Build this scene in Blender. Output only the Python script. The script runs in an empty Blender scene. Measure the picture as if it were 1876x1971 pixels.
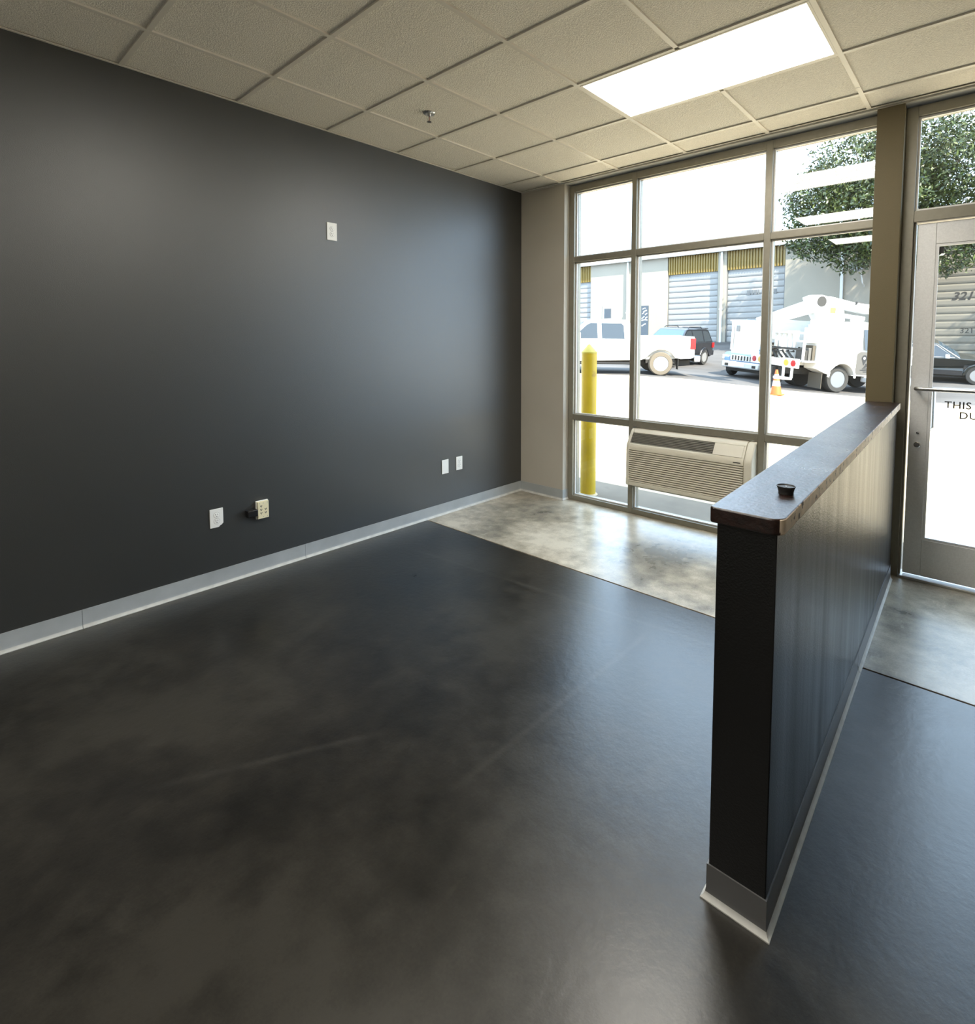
import bpy, bmesh, math, random
import numpy as np
from mathutils import Vector, Matrix

R = math.radians
SC = bpy.context.scene
COL = SC.collection
random.seed(7)

# ------------------------------------------------------------------ camera
cam_d = bpy.data.cameras.new('camera')
cam = bpy.data.objects.new('camera', cam_d)
COL.objects.link(cam)
cam.location = (3.57527, -0.85664, 1.53343)
cam.rotation_euler = (1.507667, -0.00044, 0.726895)
cam_d.sensor_fit = 'HORIZONTAL'
cam_d.sensor_width = 36.0
cam_d.lens = 1039.88 / 1876 * 36.0
cam_d.shift_x = (938 - 981.03) / 1876
cam_d.shift_y = (723.3 - 985.5) / 1876
cam_d.clip_start = 0.05
cam_d.clip_end = 400
SC.camera = cam

# ------------------------------------------------------------------ sky, sun, exposure
world = bpy.data.worlds.new('world')
SC.world = world
world.use_nodes = True
bgn = world.node_tree.nodes['Background']
bgn.inputs['Color'].default_value = (0.70, 0.93, 1.20, 1)
bgn.inputs['Strength'].default_value = 2.9

sun_d = bpy.data.lights.new('sun', 'SUN')
sun_d.energy = 11.5
sun_d.angle = R(0.6)
sun_d.color = (1.0, 0.92, 0.78)
sun = bpy.data.objects.new('sun', sun_d)
COL.objects.link(sun)
SUN_DIR = Vector((0.66, -0.25, 0.71)).normalized()
sun.rotation_euler = SUN_DIR.to_track_quat('Z', 'Y').to_euler()
sun.location = (20, -5, 30)

SC.view_settings.view_transform = 'Standard'
SC.view_settings.look = 'None'
SC.view_settings.gamma = 1.0
SC.view_settings.use_curve_mapping = False
SC.view_settings.exposure = 0.95
PANEL_STRENGTH = 9.5

# ------------------------------------------------------------------ key sizes (metres)
H = 3.017          # ceiling
T = 0.6096         # ceiling module
X1 = 0.491         # first grid line off the left wall
YW = 3.334         # inner face of the window wall
YF = 3.41          # inner face of the window frames
YO = 3.53          # outer face of the building
ROOM_X = 7.2
ROOM_Y = -2.7

# ------------------------------------------------------------------ materials
MATS = {}


def mat(name, color, rough=0.5, metal=0.0, spec=0.5, coat=0.0, coat_r=0.1, noise=None, bump=None, speck=None, emit=None):
    """noise=(scale, amount, detail) darkens/lightens; bump=(scale, strength); speck=(scale, colour, threshold)."""
    if name in MATS:
        return MATS[name]
    m = bpy.data.materials.new(name)
    m.use_nodes = True
    nt = m.node_tree
    b = nt.nodes['Principled BSDF']
    b.inputs['Base Color'].default_value = (*color, 1)
    b.inputs['Roughness'].default_value = rough
    b.inputs['Metallic'].default_value = metal
    b.inputs['Specular IOR Level'].default_value = spec
    b.inputs['Coat Weight'].default_value = coat
    b.inputs['Coat Roughness'].default_value = coat_r
    tc = nt.nodes.new('ShaderNodeTexCoord')
    out = None
    if noise:
        n = nt.nodes.new('ShaderNodeTexNoise')
        n.inputs['Scale'].default_value = noise[0]
        n.inputs['Detail'].default_value = noise[2] if len(noise) > 2 else 4
        nt.links.new(tc.outputs['Object'], n.inputs['Vector'])
        r = nt.nodes.new('ShaderNodeMapRange')
        r.inputs['From Min'].default_value = 0.3
        r.inputs['From Max'].default_value = 0.7
        r.inputs['To Min'].default_value = 1 - noise[1]
        r.inputs['To Max'].default_value = 1 + noise[1]
        nt.links.new(n.outputs['Fac'], r.inputs['Value'])
        mx = nt.nodes.new('ShaderNodeMix')
        mx.data_type = 'RGBA'
        mx.blend_type = 'MULTIPLY'
        mx.inputs['Factor'].default_value = 1
        mx.inputs['A'].default_value = (*color, 1)
        nt.links.new(r.outputs['Result'], mx.inputs['B'])
        out = mx.outputs['Result']
    if speck:
        n = nt.nodes.new('ShaderNodeTexNoise')
        n.inputs['Scale'].default_value = speck[0]
        n.inputs['Detail'].default_value = 3
        nt.links.new(tc.outputs['Object'], n.inputs['Vector'])
        cr = nt.nodes.new('ShaderNodeValToRGB')
        cr.color_ramp.elements[0].position = speck[2]
        cr.color_ramp.elements[1].position = speck[2] + 0.06
        nt.links.new(n.outputs['Fac'], cr.inputs['Fac'])
        mx = nt.nodes.new('ShaderNodeMix')
        mx.data_type = 'RGBA'
        mx.inputs['A'].default_value = (*color, 1)
        if out:
            nt.links.new(out, mx.inputs['A'])
        mx.inputs['B'].default_value = (*speck[1], 1)
        nt.links.new(cr.outputs['Color'], mx.inputs['Factor'])
        out = mx.outputs['Result']
    if out:
        nt.links.new(out, b.inputs['Base Color'])
    if bump:
        n = nt.nodes.new('ShaderNodeTexNoise')
        n.inputs['Scale'].default_value = bump[0]
        n.inputs['Detail'].default_value = 3
        nt.links.new(tc.outputs['Object'], n.inputs['Vector'])
        bp = nt.nodes.new('ShaderNodeBump')
        bp.inputs['Strength'].default_value = bump[1]
        bp.inputs['Distance'].default_value = 0.01
        nt.links.new(n.outputs['Fac'], bp.inputs['Height'])
        nt.links.new(bp.outputs['Normal'], b.inputs['Normal'])
    if emit:
        b.inputs['Emission Color'].default_value = (*emit[0], 1)
        b.inputs['Emission Strength'].default_value = emit[1]
    MATS[name] = m
    return m


def glass_mat(name, tint=(0.975, 0.985, 0.98), base=0.045):
    m = bpy.data.materials.new(name)
    m.use_nodes = True
    nt = m.node_tree
    nt.nodes.clear()
    o = nt.nodes.new('ShaderNodeOutputMaterial')
    tr = nt.nodes.new('ShaderNodeBsdfTransparent')
    tr.inputs['Color'].default_value = (*tint, 1)
    gl = nt.nodes.new('ShaderNodeBsdfGlossy')
    gl.inputs['Roughness'].default_value = 0.0
    lw = nt.nodes.new('ShaderNodeLayerWeight')
    lw.inputs['Blend'].default_value = 0.5
    pw = nt.nodes.new('ShaderNodeMath')
    pw.operation = 'POWER'
    pw.inputs[1].default_value = 5
    nt.links.new(lw.outputs['Facing'], pw.inputs[0])
    ma = nt.nodes.new('ShaderNodeMath')
    ma.operation = 'MULTIPLY_ADD'
    ma.inputs[1].default_value = 0.9
    ma.inputs[2].default_value = base
    nt.links.new(pw.outputs[0], ma.inputs[0])
    mx = nt.nodes.new('ShaderNodeMixShader')
    nt.links.new(ma.outputs[0], mx.inputs[0])
    nt.links.new(tr.outputs[0], mx.inputs[1])
    nt.links.new(gl.outputs[0], mx.inputs[2])
    nt.links.new(mx.outputs[0], o.inputs['Surface'])
    MATS[name] = m
    return m


def floor_mat(name, dark, light, rough, stain, lines=()):
    """Stained, sealed concrete: cloudy blotches, fine grain, pale scuffs, uneven gloss."""
    m = bpy.data.materials.new(name)
    m.use_nodes = True
    nt = m.node_tree
    N = nt.nodes.new
    L = nt.links.new
    b = nt.nodes['Principled BSDF']
    tc = N('ShaderNodeTexCoord')
    n1 = N('ShaderNodeTexNoise'); n1.inputs['Scale'].default_value = 1.3; n1.inputs['Detail'].default_value = 5; n1.inputs['Roughness'].default_value = 0.5
    n2 = N('ShaderNodeTexNoise'); n2.inputs['Scale'].default_value = 9; n2.inputs['Detail'].default_value = 6; n2.inputs['Roughness'].default_value = 0.6
    n3 = N('ShaderNodeTexNoise'); n3.inputs['Scale'].default_value = 120; n3.inputs['Detail'].default_value = 4
    for n in (n1, n2, n3):
        L(tc.outputs['Object'], n.inputs['Vector'])
    a1 = N('ShaderNodeMath'); a1.operation = 'MULTIPLY_ADD'; a1.inputs[1].default_value = 0.5
    L(n2.outputs['Fac'], a1.inputs[0]); L(n1.outputs['Fac'], a1.inputs[2])
    a2 = N('ShaderNodeMath'); a2.operation = 'MULTIPLY_ADD'; a2.inputs[1].default_value = 0.18
    L(n3.outputs['Fac'], a2.inputs[0]); L(a1.outputs[0], a2.inputs[2])
    cr = N('ShaderNodeValToRGB')
    cr.color_ramp.elements[0].position = 0.66; cr.color_ramp.elements[0].color = (*dark, 1)
    cr.color_ramp.elements[1].position = 1.0; cr.color_ramp.elements[1].color = (*light, 1)
    e = cr.color_ramp.elements.new(0.84); e.color = (*[(p + q) / 2 * s for p, q, s in zip(dark, light, stain)], 1)
    L(a2.outputs[0], cr.inputs['Fac'])
    # pale scuffs and chips
    n4 = N('ShaderNodeTexNoise'); n4.inputs['Scale'].default_value = 16; n4.inputs['Detail'].default_value = 8; n4.inputs['Roughness'].default_value = 0.65
    mp = N('ShaderNodeMapping'); mp.inputs['Scale'].default_value = (1, 0.35, 1); mp.inputs['Rotation'].default_value = (0, 0, 0.7)
    L(tc.outputs['Object'], mp.inputs['Vector']); L(mp.outputs[0], n4.inputs['Vector'])
    c2 = N('ShaderNodeValToRGB'); c2.color_ramp.elements[0].position = 0.60; c2.color_ramp.elements[1].position = 0.76
    L(n4.outputs['Fac'], c2.inputs['Fac'])
    ms = N('ShaderNodeMath'); ms.operation = 'MULTIPLY'; ms.inputs[1].default_value = 0.4
    L(c2.outputs['Color'], ms.inputs[0])
    mx = N('ShaderNodeMix'); mx.data_type = 'RGBA'
    L(ms.outputs[0], mx.inputs['Factor']); L(cr.outputs['Color'], mx.inputs['A'])
    mx.inputs['B'].default_value = (light[0] * 1.5, light[1] * 1.5, light[2] * 1.5, 1)
    col_out = mx.outputs['Result']
    for (px, py), (qx, qy) in lines:      # faint pale lines left by earlier fittings
        dx, dy = qx - px, qy - py
        ln = math.hypot(dx, dy)
        sep = N('ShaderNodeVectorMath'); sep.operation = 'SUBTRACT'; sep.inputs[1].default_value = (px, py, 0)
        L(tc.outputs['Object'], sep.inputs[0])
        al = N('ShaderNodeVectorMath'); al.operation = 'DOT_PRODUCT'; al.inputs[1].default_value = (dx / ln, dy / ln, 0)
        ac_ = N('ShaderNodeVectorMath'); ac_.operation = 'DOT_PRODUCT'; ac_.inputs[1].default_value = (-dy / ln, dx / ln, 0)
        L(sep.outputs[0], al.inputs[0]); L(sep.outputs[0], ac_.inputs[0])
        ab = N('ShaderNodeMath'); ab.operation = 'ABSOLUTE'; L(ac_.outputs['Value'], ab.inputs[0])
        wr = N('ShaderNodeMapRange'); wr.inputs['From Min'].default_value = 0.004; wr.inputs['From Max'].default_value = 0.022
        wr.inputs['To Min'].default_value = 0.17; wr.inputs['To Max'].default_value = 0.0
        L(ab.outputs[0], wr.inputs['Value'])
        mid = N('ShaderNodeMath'); mid.operation = 'SUBTRACT'; mid.inputs[1].default_value = ln / 2; L(al.outputs['Value'], mid.inputs[0])
        am = N('ShaderNodeMath'); am.operation = 'ABSOLUTE'; L(mid.outputs[0], am.inputs[0])
        er = N('ShaderNodeMapRange'); er.inputs['From Min'].default_value = ln / 2 - 0.25; er.inputs['From Max'].default_value = ln / 2
        er.inputs['To Min'].default_value = 1.0; er.inputs['To Max'].default_value = 0.0
        L(am.outputs[0], er.inputs['Value'])
        m1 = N('ShaderNodeMath'); m1.operation = 'MULTIPLY'; L(wr.outputs['Result'], m1.inputs[0]); L(er.outputs['Result'], m1.inputs[1])
        m2 = N('ShaderNodeMath'); m2.operation = 'MULTIPLY'; L(m1.outputs[0], m2.inputs[0]); L(n2.outputs['Fac'], m2.inputs[1])
        mm = N('ShaderNodeMix'); mm.data_type = 'RGBA'
        L(m2.outputs[0], mm.inputs['Factor']); L(col_out, mm.inputs['A']); mm.inputs['B'].default_value = (0.16, 0.15, 0.13, 1)
        col_out = mm.outputs['Result']
    L(col_out, b.inputs['Base Color'])
    rr = N('ShaderNodeMapRange'); rr.inputs['From Min'].default_value = 0.35; rr.inputs['From Max'].default_value = 1.15
    rr.inputs['To Min'].default_value = rough - 0.06; rr.inputs['To Max'].default_value = rough + 0.10
    L(a1.outputs[0], rr.inputs['Value']); L(rr.outputs['Result'], b.inputs['Roughness'])
    bp = N('ShaderNodeBump'); bp.inputs['Strength'].default_value = 0.35; bp.inputs['Distance'].default_value = 0.0035
    n5 = N('ShaderNodeTexNoise'); n5.inputs['Scale'].default_value = 26; n5.inputs['Detail'].default_value = 7; n5.inputs['Roughness'].default_value = 0.62
    L(tc.outputs['Object'], n5.inputs['Vector'])
    L(n5.outputs['Fac'], bp.inputs['Height']); L(bp.outputs['Normal'], b.inputs['Normal'])
    b.inputs['Specular IOR Level'].default_value = 0.5
    b.inputs['Coat Weight'].default_value = 0.45
    b.inputs['Coat Roughness'].default_value = 0.26
    MATS[name] = m
    return m


M_WALLDARK = mat('dark_grey_paint', (0.022, 0.023, 0.022), 0.44, spec=1.0, coat=0.8, coat_r=0.42, noise=(1.2, 0.10), bump=(260, 0.12))
M_PART = mat('black_satin_paint', (0.008, 0.008, 0.008), 0.34, spec=0.5, noise=(2.5, 0.15), bump=(190, 0.15))


def streak(m, rmin, rmax):
    """Brush streaks running down the painted face: roughness varies in vertical bands."""
    nt = m.node_tree
    tc = nt.nodes.new('ShaderNodeTexCoord')
    mp = nt.nodes.new('ShaderNodeMapping')
    mp.inputs['Scale'].default_value = (14, 14, 0.9)
    n = nt.nodes.new('ShaderNodeTexNoise')
    n.inputs['Scale'].default_value = 1.0
    n.inputs['Detail'].default_value = 6
    r = nt.nodes.new('ShaderNodeMapRange')
    r.inputs['From Min'].default_value = 0.3
    r.inputs['From Max'].default_value = 0.7
    r.inputs['To Min'].default_value = rmin
    r.inputs['To Max'].default_value = rmax
    nt.links.new(tc.outputs['Object'], mp.inputs['Vector'])
    nt.links.new(mp.outputs[0], n.inputs['Vector'])
    nt.links.new(n.outputs['Fac'], r.inputs['Value'])
    nt.links.new(r.outputs['Result'], m.node_tree.nodes['Principled BSDF'].inputs['Roughness'])


streak(M_PART, 0.29, 0.40)
M_WALL = mat('greige_paint', (0.52, 0.485, 0.42), 0.65, spec=0.3, noise=(1.5, 0.05), bump=(260, 0.12))
M_WALLSHADE = mat('greige_paint_shaded', (0.15, 0.122, 0.068), 0.6, spec=0.3, bump=(260, 0.12))  # the pier's paint, browned and darkened for the backlit column's shade
M_TRIMPAINT = mat('pale_drywall', (0.62, 0.60, 0.55), 0.6, bump=(220, 0.1))
M_BASE = mat('grey_vinyl_base', (0.40, 0.425, 0.435), 0.38, noise=(6, 0.08))
M_TOE = mat('pale_base_toe', (0.60, 0.60, 0.57), 0.45, noise=(20, 0.12))  # paler tone for the toe of the base
M_BASESHADE = mat('shaded_vinyl_base', (0.13, 0.13, 0.13), 0.4, noise=(6, 0.08))  # grey vinyl darkened to stand in for the weak light on the partition
M_TILE = mat('ceiling_tile_face', (0.93, 0.88, 0.78), 0.9, spec=0.1, noise=(160, 0.10, 6), bump=(150, 0.5))
M_TEE = mat('ceiling_grid_enamel', (0.85, 0.80, 0.70), 0.4)
M_WALLREAR = mat('mid_grey_paint', (0.48, 0.46, 0.42), 0.6, bump=(220, 0.1))
M_PLENUM = mat('plenum_dark', (0.05, 0.05, 0.05), 0.9)
M_ALU = mat('anodized_frame', (0.27, 0.25, 0.20), 0.42, metal=0.35, noise=(30, 0.05))
M_ALUD = mat('silver_door_aluminium', (0.82, 0.82, 0.82), 0.36, metal=0.2, noise=(120, 0.05))
M_GASKET = mat('black_gasket', (0.012, 0.012, 0.012), 0.6)
M_BEAD = mat('glazing_bead', (0.70, 0.69, 0.66), 0.4, metal=0.2)
M_CHROME = mat('chrome', (0.75, 0.75, 0.75), 0.12, metal=1.0)
M_STEEL = mat('brushed_steel', (0.62, 0.62, 0.62), 0.28, metal=1.0)
M_GLASS = glass_mat('window_glass')
M_FLOOR = floor_mat('stained_concrete', (0.002, 0.0016, 0.0008), (0.030, 0.027, 0.021), 0.30, (0.9, 0.88, 0.85), (((0.35, 1.58), (3.0, 1.84)), ((2.26, 0.3), (2.29, 1.76)), ((1.45, -0.42), (1.9, 0.42))))
M_FLOOR2 = floor_mat('bare_concrete', (0.16, 0.145, 0.115), (0.68, 0.62, 0.50), 0.29, (1.0, 0.97, 0.92))
M_JOINT = mat('joint_filler', (0.012, 0.011, 0.010), 0.9)
M_BLACK = mat('black_plastic', (0.012, 0.012, 0.013), 0.4)
M_WHITEP = mat('white_plastic', (0.93, 0.93, 0.90), 0.3)
M_CREAM = mat('cream_plastic', (0.90, 0.82, 0.56), 0.4)
M_SLOT = mat('slot_dark', (0.02, 0.018, 0.015), 0.7)
M_GREYLINE = mat('moulded_line', (0.42, 0.42, 0.40), 0.5)
M_AC = mat('air_conditioner_beige', (0.72, 0.68, 0.57), 0.42, noise=(8, 0.03))
M_ACIN = mat('air_conditioner_inside', (0.055, 0.05, 0.04), 0.8)
M_ACGREY = mat('air_conditioner_vent', (0.20, 0.185, 0.155), 0.5)
M_YELLOW = mat('yellow_bollard_paint', (0.46, 0.31, 0.003), 0.45, noise=(3, 0.14, 6), speck=(7, (0.34, 0.21, 0.006), 0.66))
M_YCAP = mat('yellow_bollard_cap', (0.50, 0.40, 0.05), 0.5, noise=(9, 0.1))


def wood_mat():
    m = bpy.data.materials.new('worn_mahogany')
    m.use_nodes = True
    nt = m.node_tree
    N = nt.nodes.new
    L = nt.links.new
    b = nt.nodes['Principled BSDF']
    tc = N('ShaderNodeTexCoord')
    mp = N('ShaderNodeMapping'); mp.inputs['Scale'].default_value = (60, 3, 60)
    L(tc.outputs['Object'], mp.inputs['Vector'])
    n = N('ShaderNodeTexNoise'); n.inputs['Scale'].default_value = 1; n.inputs['Detail'].default_value = 6
    L(mp.outputs[0], n.inputs['Vector'])
    cr = N('ShaderNodeValToRGB')
    cr.color_ramp.elements[0].position = 0.3; cr.color_ramp.elements[0].color = (0.010, 0.005, 0.004, 1)
    cr.color_ramp.elements[1].position = 0.75; cr.color_ramp.elements[1].color = (0.036, 0.014, 0.010, 1)
    L(n.outputs['Fac'], cr.inputs['Fac'])
    L(cr.outputs['Color'], b.inputs['Base Color'])
    n2 = N('ShaderNodeTexNoise'); n2.inputs['Scale'].default_value = 75; n2.inputs['Detail'].default_value = 4
    L(tc.outputs['Object'], n2.inputs['Vector'])
    bp = N('ShaderNodeBump'); bp.inputs['Strength'].default_value = 0.5; bp.inputs['Distance'].default_value = 0.004
    L(n2.outputs['Fac'], bp.inputs['Height'])
    L(bp.outputs['Normal'], b.inputs['Normal'])
    n3 = N('ShaderNodeTexNoise'); n3.inputs['Scale'].default_value = 5; n3.inputs['Detail'].default_value = 5
    L(tc.outputs['Object'], n3.inputs['Vector'])
    r = N('ShaderNodeMapRange'); r.inputs['To Min'].default_value = 0.2; r.inputs['To Max'].default_value = 0.45
    L(n3.outputs['Fac'], r.inputs['Value'])
    L(r.outputs['Result'], b.inputs['Roughness'])
    b.inputs['Coat Weight'].default_value = 0.2
    b.inputs['Coat Roughness'].default_value = 0.3
    return m


M_WOOD = wood_mat()
M_EDGELIT = mat('chipped_edge_highlight', (0.88, 0.72, 0.56), 0.5, noise=(25, 0.15), speck=(34, (0.06, 0.02, 0.015), 0.60))  # highlight along the cap edge painted pale, broken by dark chips

# outside
M_CONC = mat('lot_concrete', (0.44, 0.345, 0.22), 0.85, noise=(0.6, 0.13, 8), speck=(2.2, (0.30, 0.24, 0.15), 0.64))
M_ASPH = mat('lot_asphalt', (0.065, 0.06, 0.057), 0.85, noise=(0.7, 0.3, 8))
M_CONCSHADE = mat('shaded_concrete', (0.135, 0.108, 0.078), 0.85, noise=(2.0, 0.2, 8))  # the building's shade on the concrete, put into a darker colour
M_STUCCO = mat('warehouse_stucco', (0.28, 0.25, 0.20), 0.9, noise=(0.5, 0.05), bump=(30, 0.2))
M_ROLL = mat('rollup_door_grey', (0.235, 0.228, 0.215), 0.55, noise=(1.5, 0.05))
M_ROLLTAN = mat('rollup_door_tan', (0.15, 0.135, 0.105), 0.6, noise=(1.5, 0.06))
M_CORR = mat('ochre_corrugated_metal', (0.20, 0.13, 0.022), 0.45)
M_WHITEM = mat('white_metal', (0.55, 0.54, 0.51), 0.45)
M_GREYM = mat('grey_metal', (0.12, 0.118, 0.112), 0.5)
M_DKGLASS = mat('dark_glass', (0.02, 0.025, 0.03), 0.08, spec=0.8)
M_BLUEGLASS = mat('tinted_windshield', (0.02, 0.05, 0.08), 0.04, spec=1.0)
M_CARWHITE = mat('white_car_paint', (0.62, 0.61, 0.58), 0.35, coat=0.4)
M_CARDARK = mat('dark_car_paint', (0.006, 0.007, 0.010), 0.3, coat=0.4, coat_r=0.04)
M_CARGREEN = mat('dark_green_car_paint', (0.010, 0.012, 0.010), 0.3, coat=0.5, coat_r=0.05)
M_CARBLUE = mat('pale_blue_car_paint', (0.05, 0.11, 0.20), 0.3, coat=0.6)
M_TIRE = mat('tyre_rubber', (0.025, 0.024, 0.022), 0.85)
M_TIREDUST = mat('dusty_tyre_rubber', (0.11, 0.09, 0.065), 0.9)
M_RIM = mat('alloy_rim', (0.32, 0.32, 0.32), 0.35, metal=0.5)
M_RED = mat('red_lens', (0.30, 0.008, 0.008), 0.2)
M_AMBER = mat('amber_lens', (0.45, 0.28, 0.04), 0.3)
M_ORANGE = mat('cone_orange', (0.60, 0.085, 0.008), 0.5)
M_REFL = mat('white_reflective_band', (0.85, 0.85, 0.85), 0.5)
M_FLAP = mat('mud_flap', (0.06, 0.05, 0.036), 0.8)
M_RIMGREY = mat('painted_steel_rim', (0.13, 0.14, 0.15), 0.4)
M_SILVER = mat('silver_trim', (0.55, 0.56, 0.56), 0.4, metal=0.3)
M_DECAL = mat('grey_door_wrap', (0.075, 0.07, 0.062), 0.5)
M_DECALD = mat('dark_door_wrap', (0.014, 0.014, 0.014), 0.5)
M_BARK = mat('bark', (0.10, 0.075, 0.05), 0.95, noise=(6, 0.3))


def leaf_mat():
    m = bpy.data.materials.new('live_oak_leaf')
    m.use_nodes = True
    nt = m.node_tree
    b = nt.nodes['Principled BSDF']
    oi = nt.nodes.new('ShaderNodeNewGeometry')
    cr = nt.nodes.new('ShaderNodeValToRGB')
    cr.color_ramp.elements[0].color = (0.009, 0.019, 0.003, 1)
    cr.color_ramp.elements[1].color = (0.055, 0.075, 0.010, 1)
    nt.links.new(oi.outputs['Random Per Island'], cr.inputs['Fac'])
    nt.links.new(cr.outputs['Color'], b.inputs['Base Color'])
    b.inputs['Roughness'].default_value = 0.45
    return m


M_LEAF = leaf_mat()


def panel_mat():
    m = bpy.data.materials.new('lit_diffuser')
    m.use_nodes = True
    nt = m.node_tree
    nt.nodes.clear()
    o = nt.nodes.new('ShaderNodeOutputMaterial')
    e = nt.nodes.new('ShaderNodeEmission')
    e.inputs['Color'].default_value = (1.0, 0.955, 0.86, 1)
    e.inputs['Strength'].default_value = PANEL_STRENGTH
    nt.links.new(e.outputs[0], o.inputs['Surface'])
    return m


M_PANEL = panel_mat()

# ------------------------------------------------------------------ mesh helpers


def bm_new():
    return bmesh.new()


def box(bm, x0, x1, y0, y1, z0, z1):
    v = [bm.verts.new((x, y, z)) for x in (x0, x1) for y in (y0, y1) for z in (z0, z1)]
    for f in ((0, 1, 3, 2), (4, 6, 7, 5), (0, 4, 5, 1), (2, 3, 7, 6), (0, 2, 6, 4), (1, 5, 7, 3)):
        bm.faces.new([v[i] for i in f])
    return v


def prism(bm, poly, axis, a, b, fn=None):
    """Extrude a 2-D polygon between a and b along an axis ('x','y','z')."""
    def P(p, t):
        if axis == 'x':
            return (t, p[0], p[1])
        if axis == 'y':
            return (p[0], t, p[1])
        return (p[0], p[1], t)
    A = [bm.verts.new(P(p, a)) for p in poly]
    B = [bm.verts.new(P(p, b)) for p in poly]
    n = len(poly)
    bm.faces.new(A)
    bm.faces.new(B[::-1])
    for i in range(n):
        bm.faces.new((A[i], B[i], B[(i + 1) % n], A[(i + 1) % n]))
    return A + B


def lathe(bm, prof, seg=24, axis='z', center=(0, 0, 0)):
    """Revolve (r, h) points; closed at r=0 ends."""
    rings = []
    for r, h in prof:
        ring = []
        if r < 1e-6:
            p = {'z': (0, 0, h), 'y': (0, h, 0), 'x': (h, 0, 0)}[axis]
            ring = [bm.verts.new(Vector(p) + Vector(center))]
        else:
            for i in range(seg):
                c, s = math.cos(2 * math.pi * i / seg) * r, math.sin(2 * math.pi * i / seg) * r
                p = {'z': (c, s, h), 'y': (c, h, s), 'x': (h, c, s)}[axis]
                ring.append(bm.verts.new(Vector(p) + Vector(center)))
        rings.append(ring)
    for a, b in zip(rings, rings[1:]):
        for i in range(seg):
            j = (i + 1) % seg
            vs = [a[i % len(a)], a[j % len(a)], b[j % len(b)], b[i % len(b)]]
            u = []
            for q in vs:
                if q not in u:
                    u.append(q)
            if len(u) > 2:
                bm.faces.new(u)
    for ring in (rings[0], rings[-1]):
        if len(ring) > 2:
            bm.faces.new(ring)


def tube(bm, pts, r, seg=8, radii=None):
    pts = [Vector(p) for p in pts]
    rings = []
    up = Vector((0, 0, 1))
    for i, p in enumerate(pts):
        d = (pts[min(i + 1, len(pts) - 1)] - pts[max(i - 1, 0)]).normalized()
        ref = up if abs(d.z) < 0.9 else Vector((1, 0, 0))
        a = d.cross(ref).normalized()
        b = d.cross(a).normalized()
        rr = radii[i] if radii else r
        rings.append([bm.verts.new(p + a * math.cos(2 * math.pi * k / seg) * rr + b * math.sin(2 * math.pi * k / seg) * rr) for k in range(seg)])
    for A, B in zip(rings, rings[1:]):
        for k in range(seg):
            bm.faces.new((A[k], A[(k + 1) % seg], B[(k + 1) % seg], B[k]))
    bm.faces.new(rings[0])
    bm.faces.new(rings[-1])


def disc_panel(bm, c, r, axis, t, seg=16):
    lathe(bm, [(0, -t / 2), (r, -t / 2), (r, t / 2), (0, t / 2)], seg, axis, c)


def obj(name, bm, m, parent=None, bevel=0.0, smooth=False, segs=2):
    bmesh.ops.remove_doubles(bm, verts=bm.verts, dist=1e-6)
    bmesh.ops.recalc_face_normals(bm, faces=bm.faces)
    me = bpy.data.meshes.new(name)
    bm.to_mesh(me)
    bm.free()
    o = bpy.data.objects.new(name, me)
    COL.objects.link(o)
    ms = m if isinstance(m, (list, tuple)) else [m]
    for q in ms:
        me.materials.append(q)
    if parent is not None:
        o.parent = parent
    if bevel:
        md = o.modifiers.new('bevel', 'BEVEL')
        md.width = bevel
        md.segments = segs
        md.limit_method = 'ANGLE'
        md.angle_limit = R(35)
        smooth = True
    if smooth:
        for p in me.polygons:
            p.use_smooth = True
        try:
            me.set_sharp_from_angle(angle=R(38))
        except Exception:
            pass
    return o


def boxobj(name, dims, m, parent=None, bevel=0.0):
    b = bm_new()
    box(b, *dims)
    return obj(name, b, m, parent, bevel)


def tag(o, label=None, cat=None, group=None, kind=None):
    if label:
        o['label'] = label
    if cat:
        o['category'] = cat
    if group:
        o['group'] = group
    if kind:
        o['kind'] = kind
    return o


def empty(name, loc=(0, 0, 0), rz=0.0):
    o = bpy.data.objects.new(name, None)
    COL.objects.link(o)
    o.empty_display_size = 0.1
    o.location = loc
    o.rotation_euler = (0, 0, rz)
    return o


def dup(o, name=None, parent=None, loc=None):
    c = o.copy()
    COL.objects.link(c)
    if parent is not None:
        c.parent = parent
    if loc is not None:
        c.location = loc
    return c


def text_mesh(name, body, size, m, parent, mw, align='LEFT', extrude=0.0006, bold=0.0, shear=0.0, spacing=1.0):
    cu = bpy.data.curves.new(name, 'FONT')
    cu.body = body
    cu.size = size
    cu.extrude = extrude
    cu.align_x = align
    cu.offset = bold
    cu.shear = shear
    cu.space_character = spacing
    cu.resolution_u = 3
    t = bpy.data.objects.new(name + '_curve', cu)
    COL.objects.link(t)
    dg = bpy.context.evaluated_depsgraph_get()
    me = bpy.data.meshes.new_from_object(t.evaluated_get(dg))
    bpy.data.objects.remove(t)
    bpy.data.curves.remove(cu)
    me.name = name
    me.materials.clear()
    me.materials.append(m)
    o = bpy.data.objects.new(name, me)
    COL.objects.link(o)
    if parent is not None:
        o.parent = parent
    o.matrix_local = mw
    return o


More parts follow.
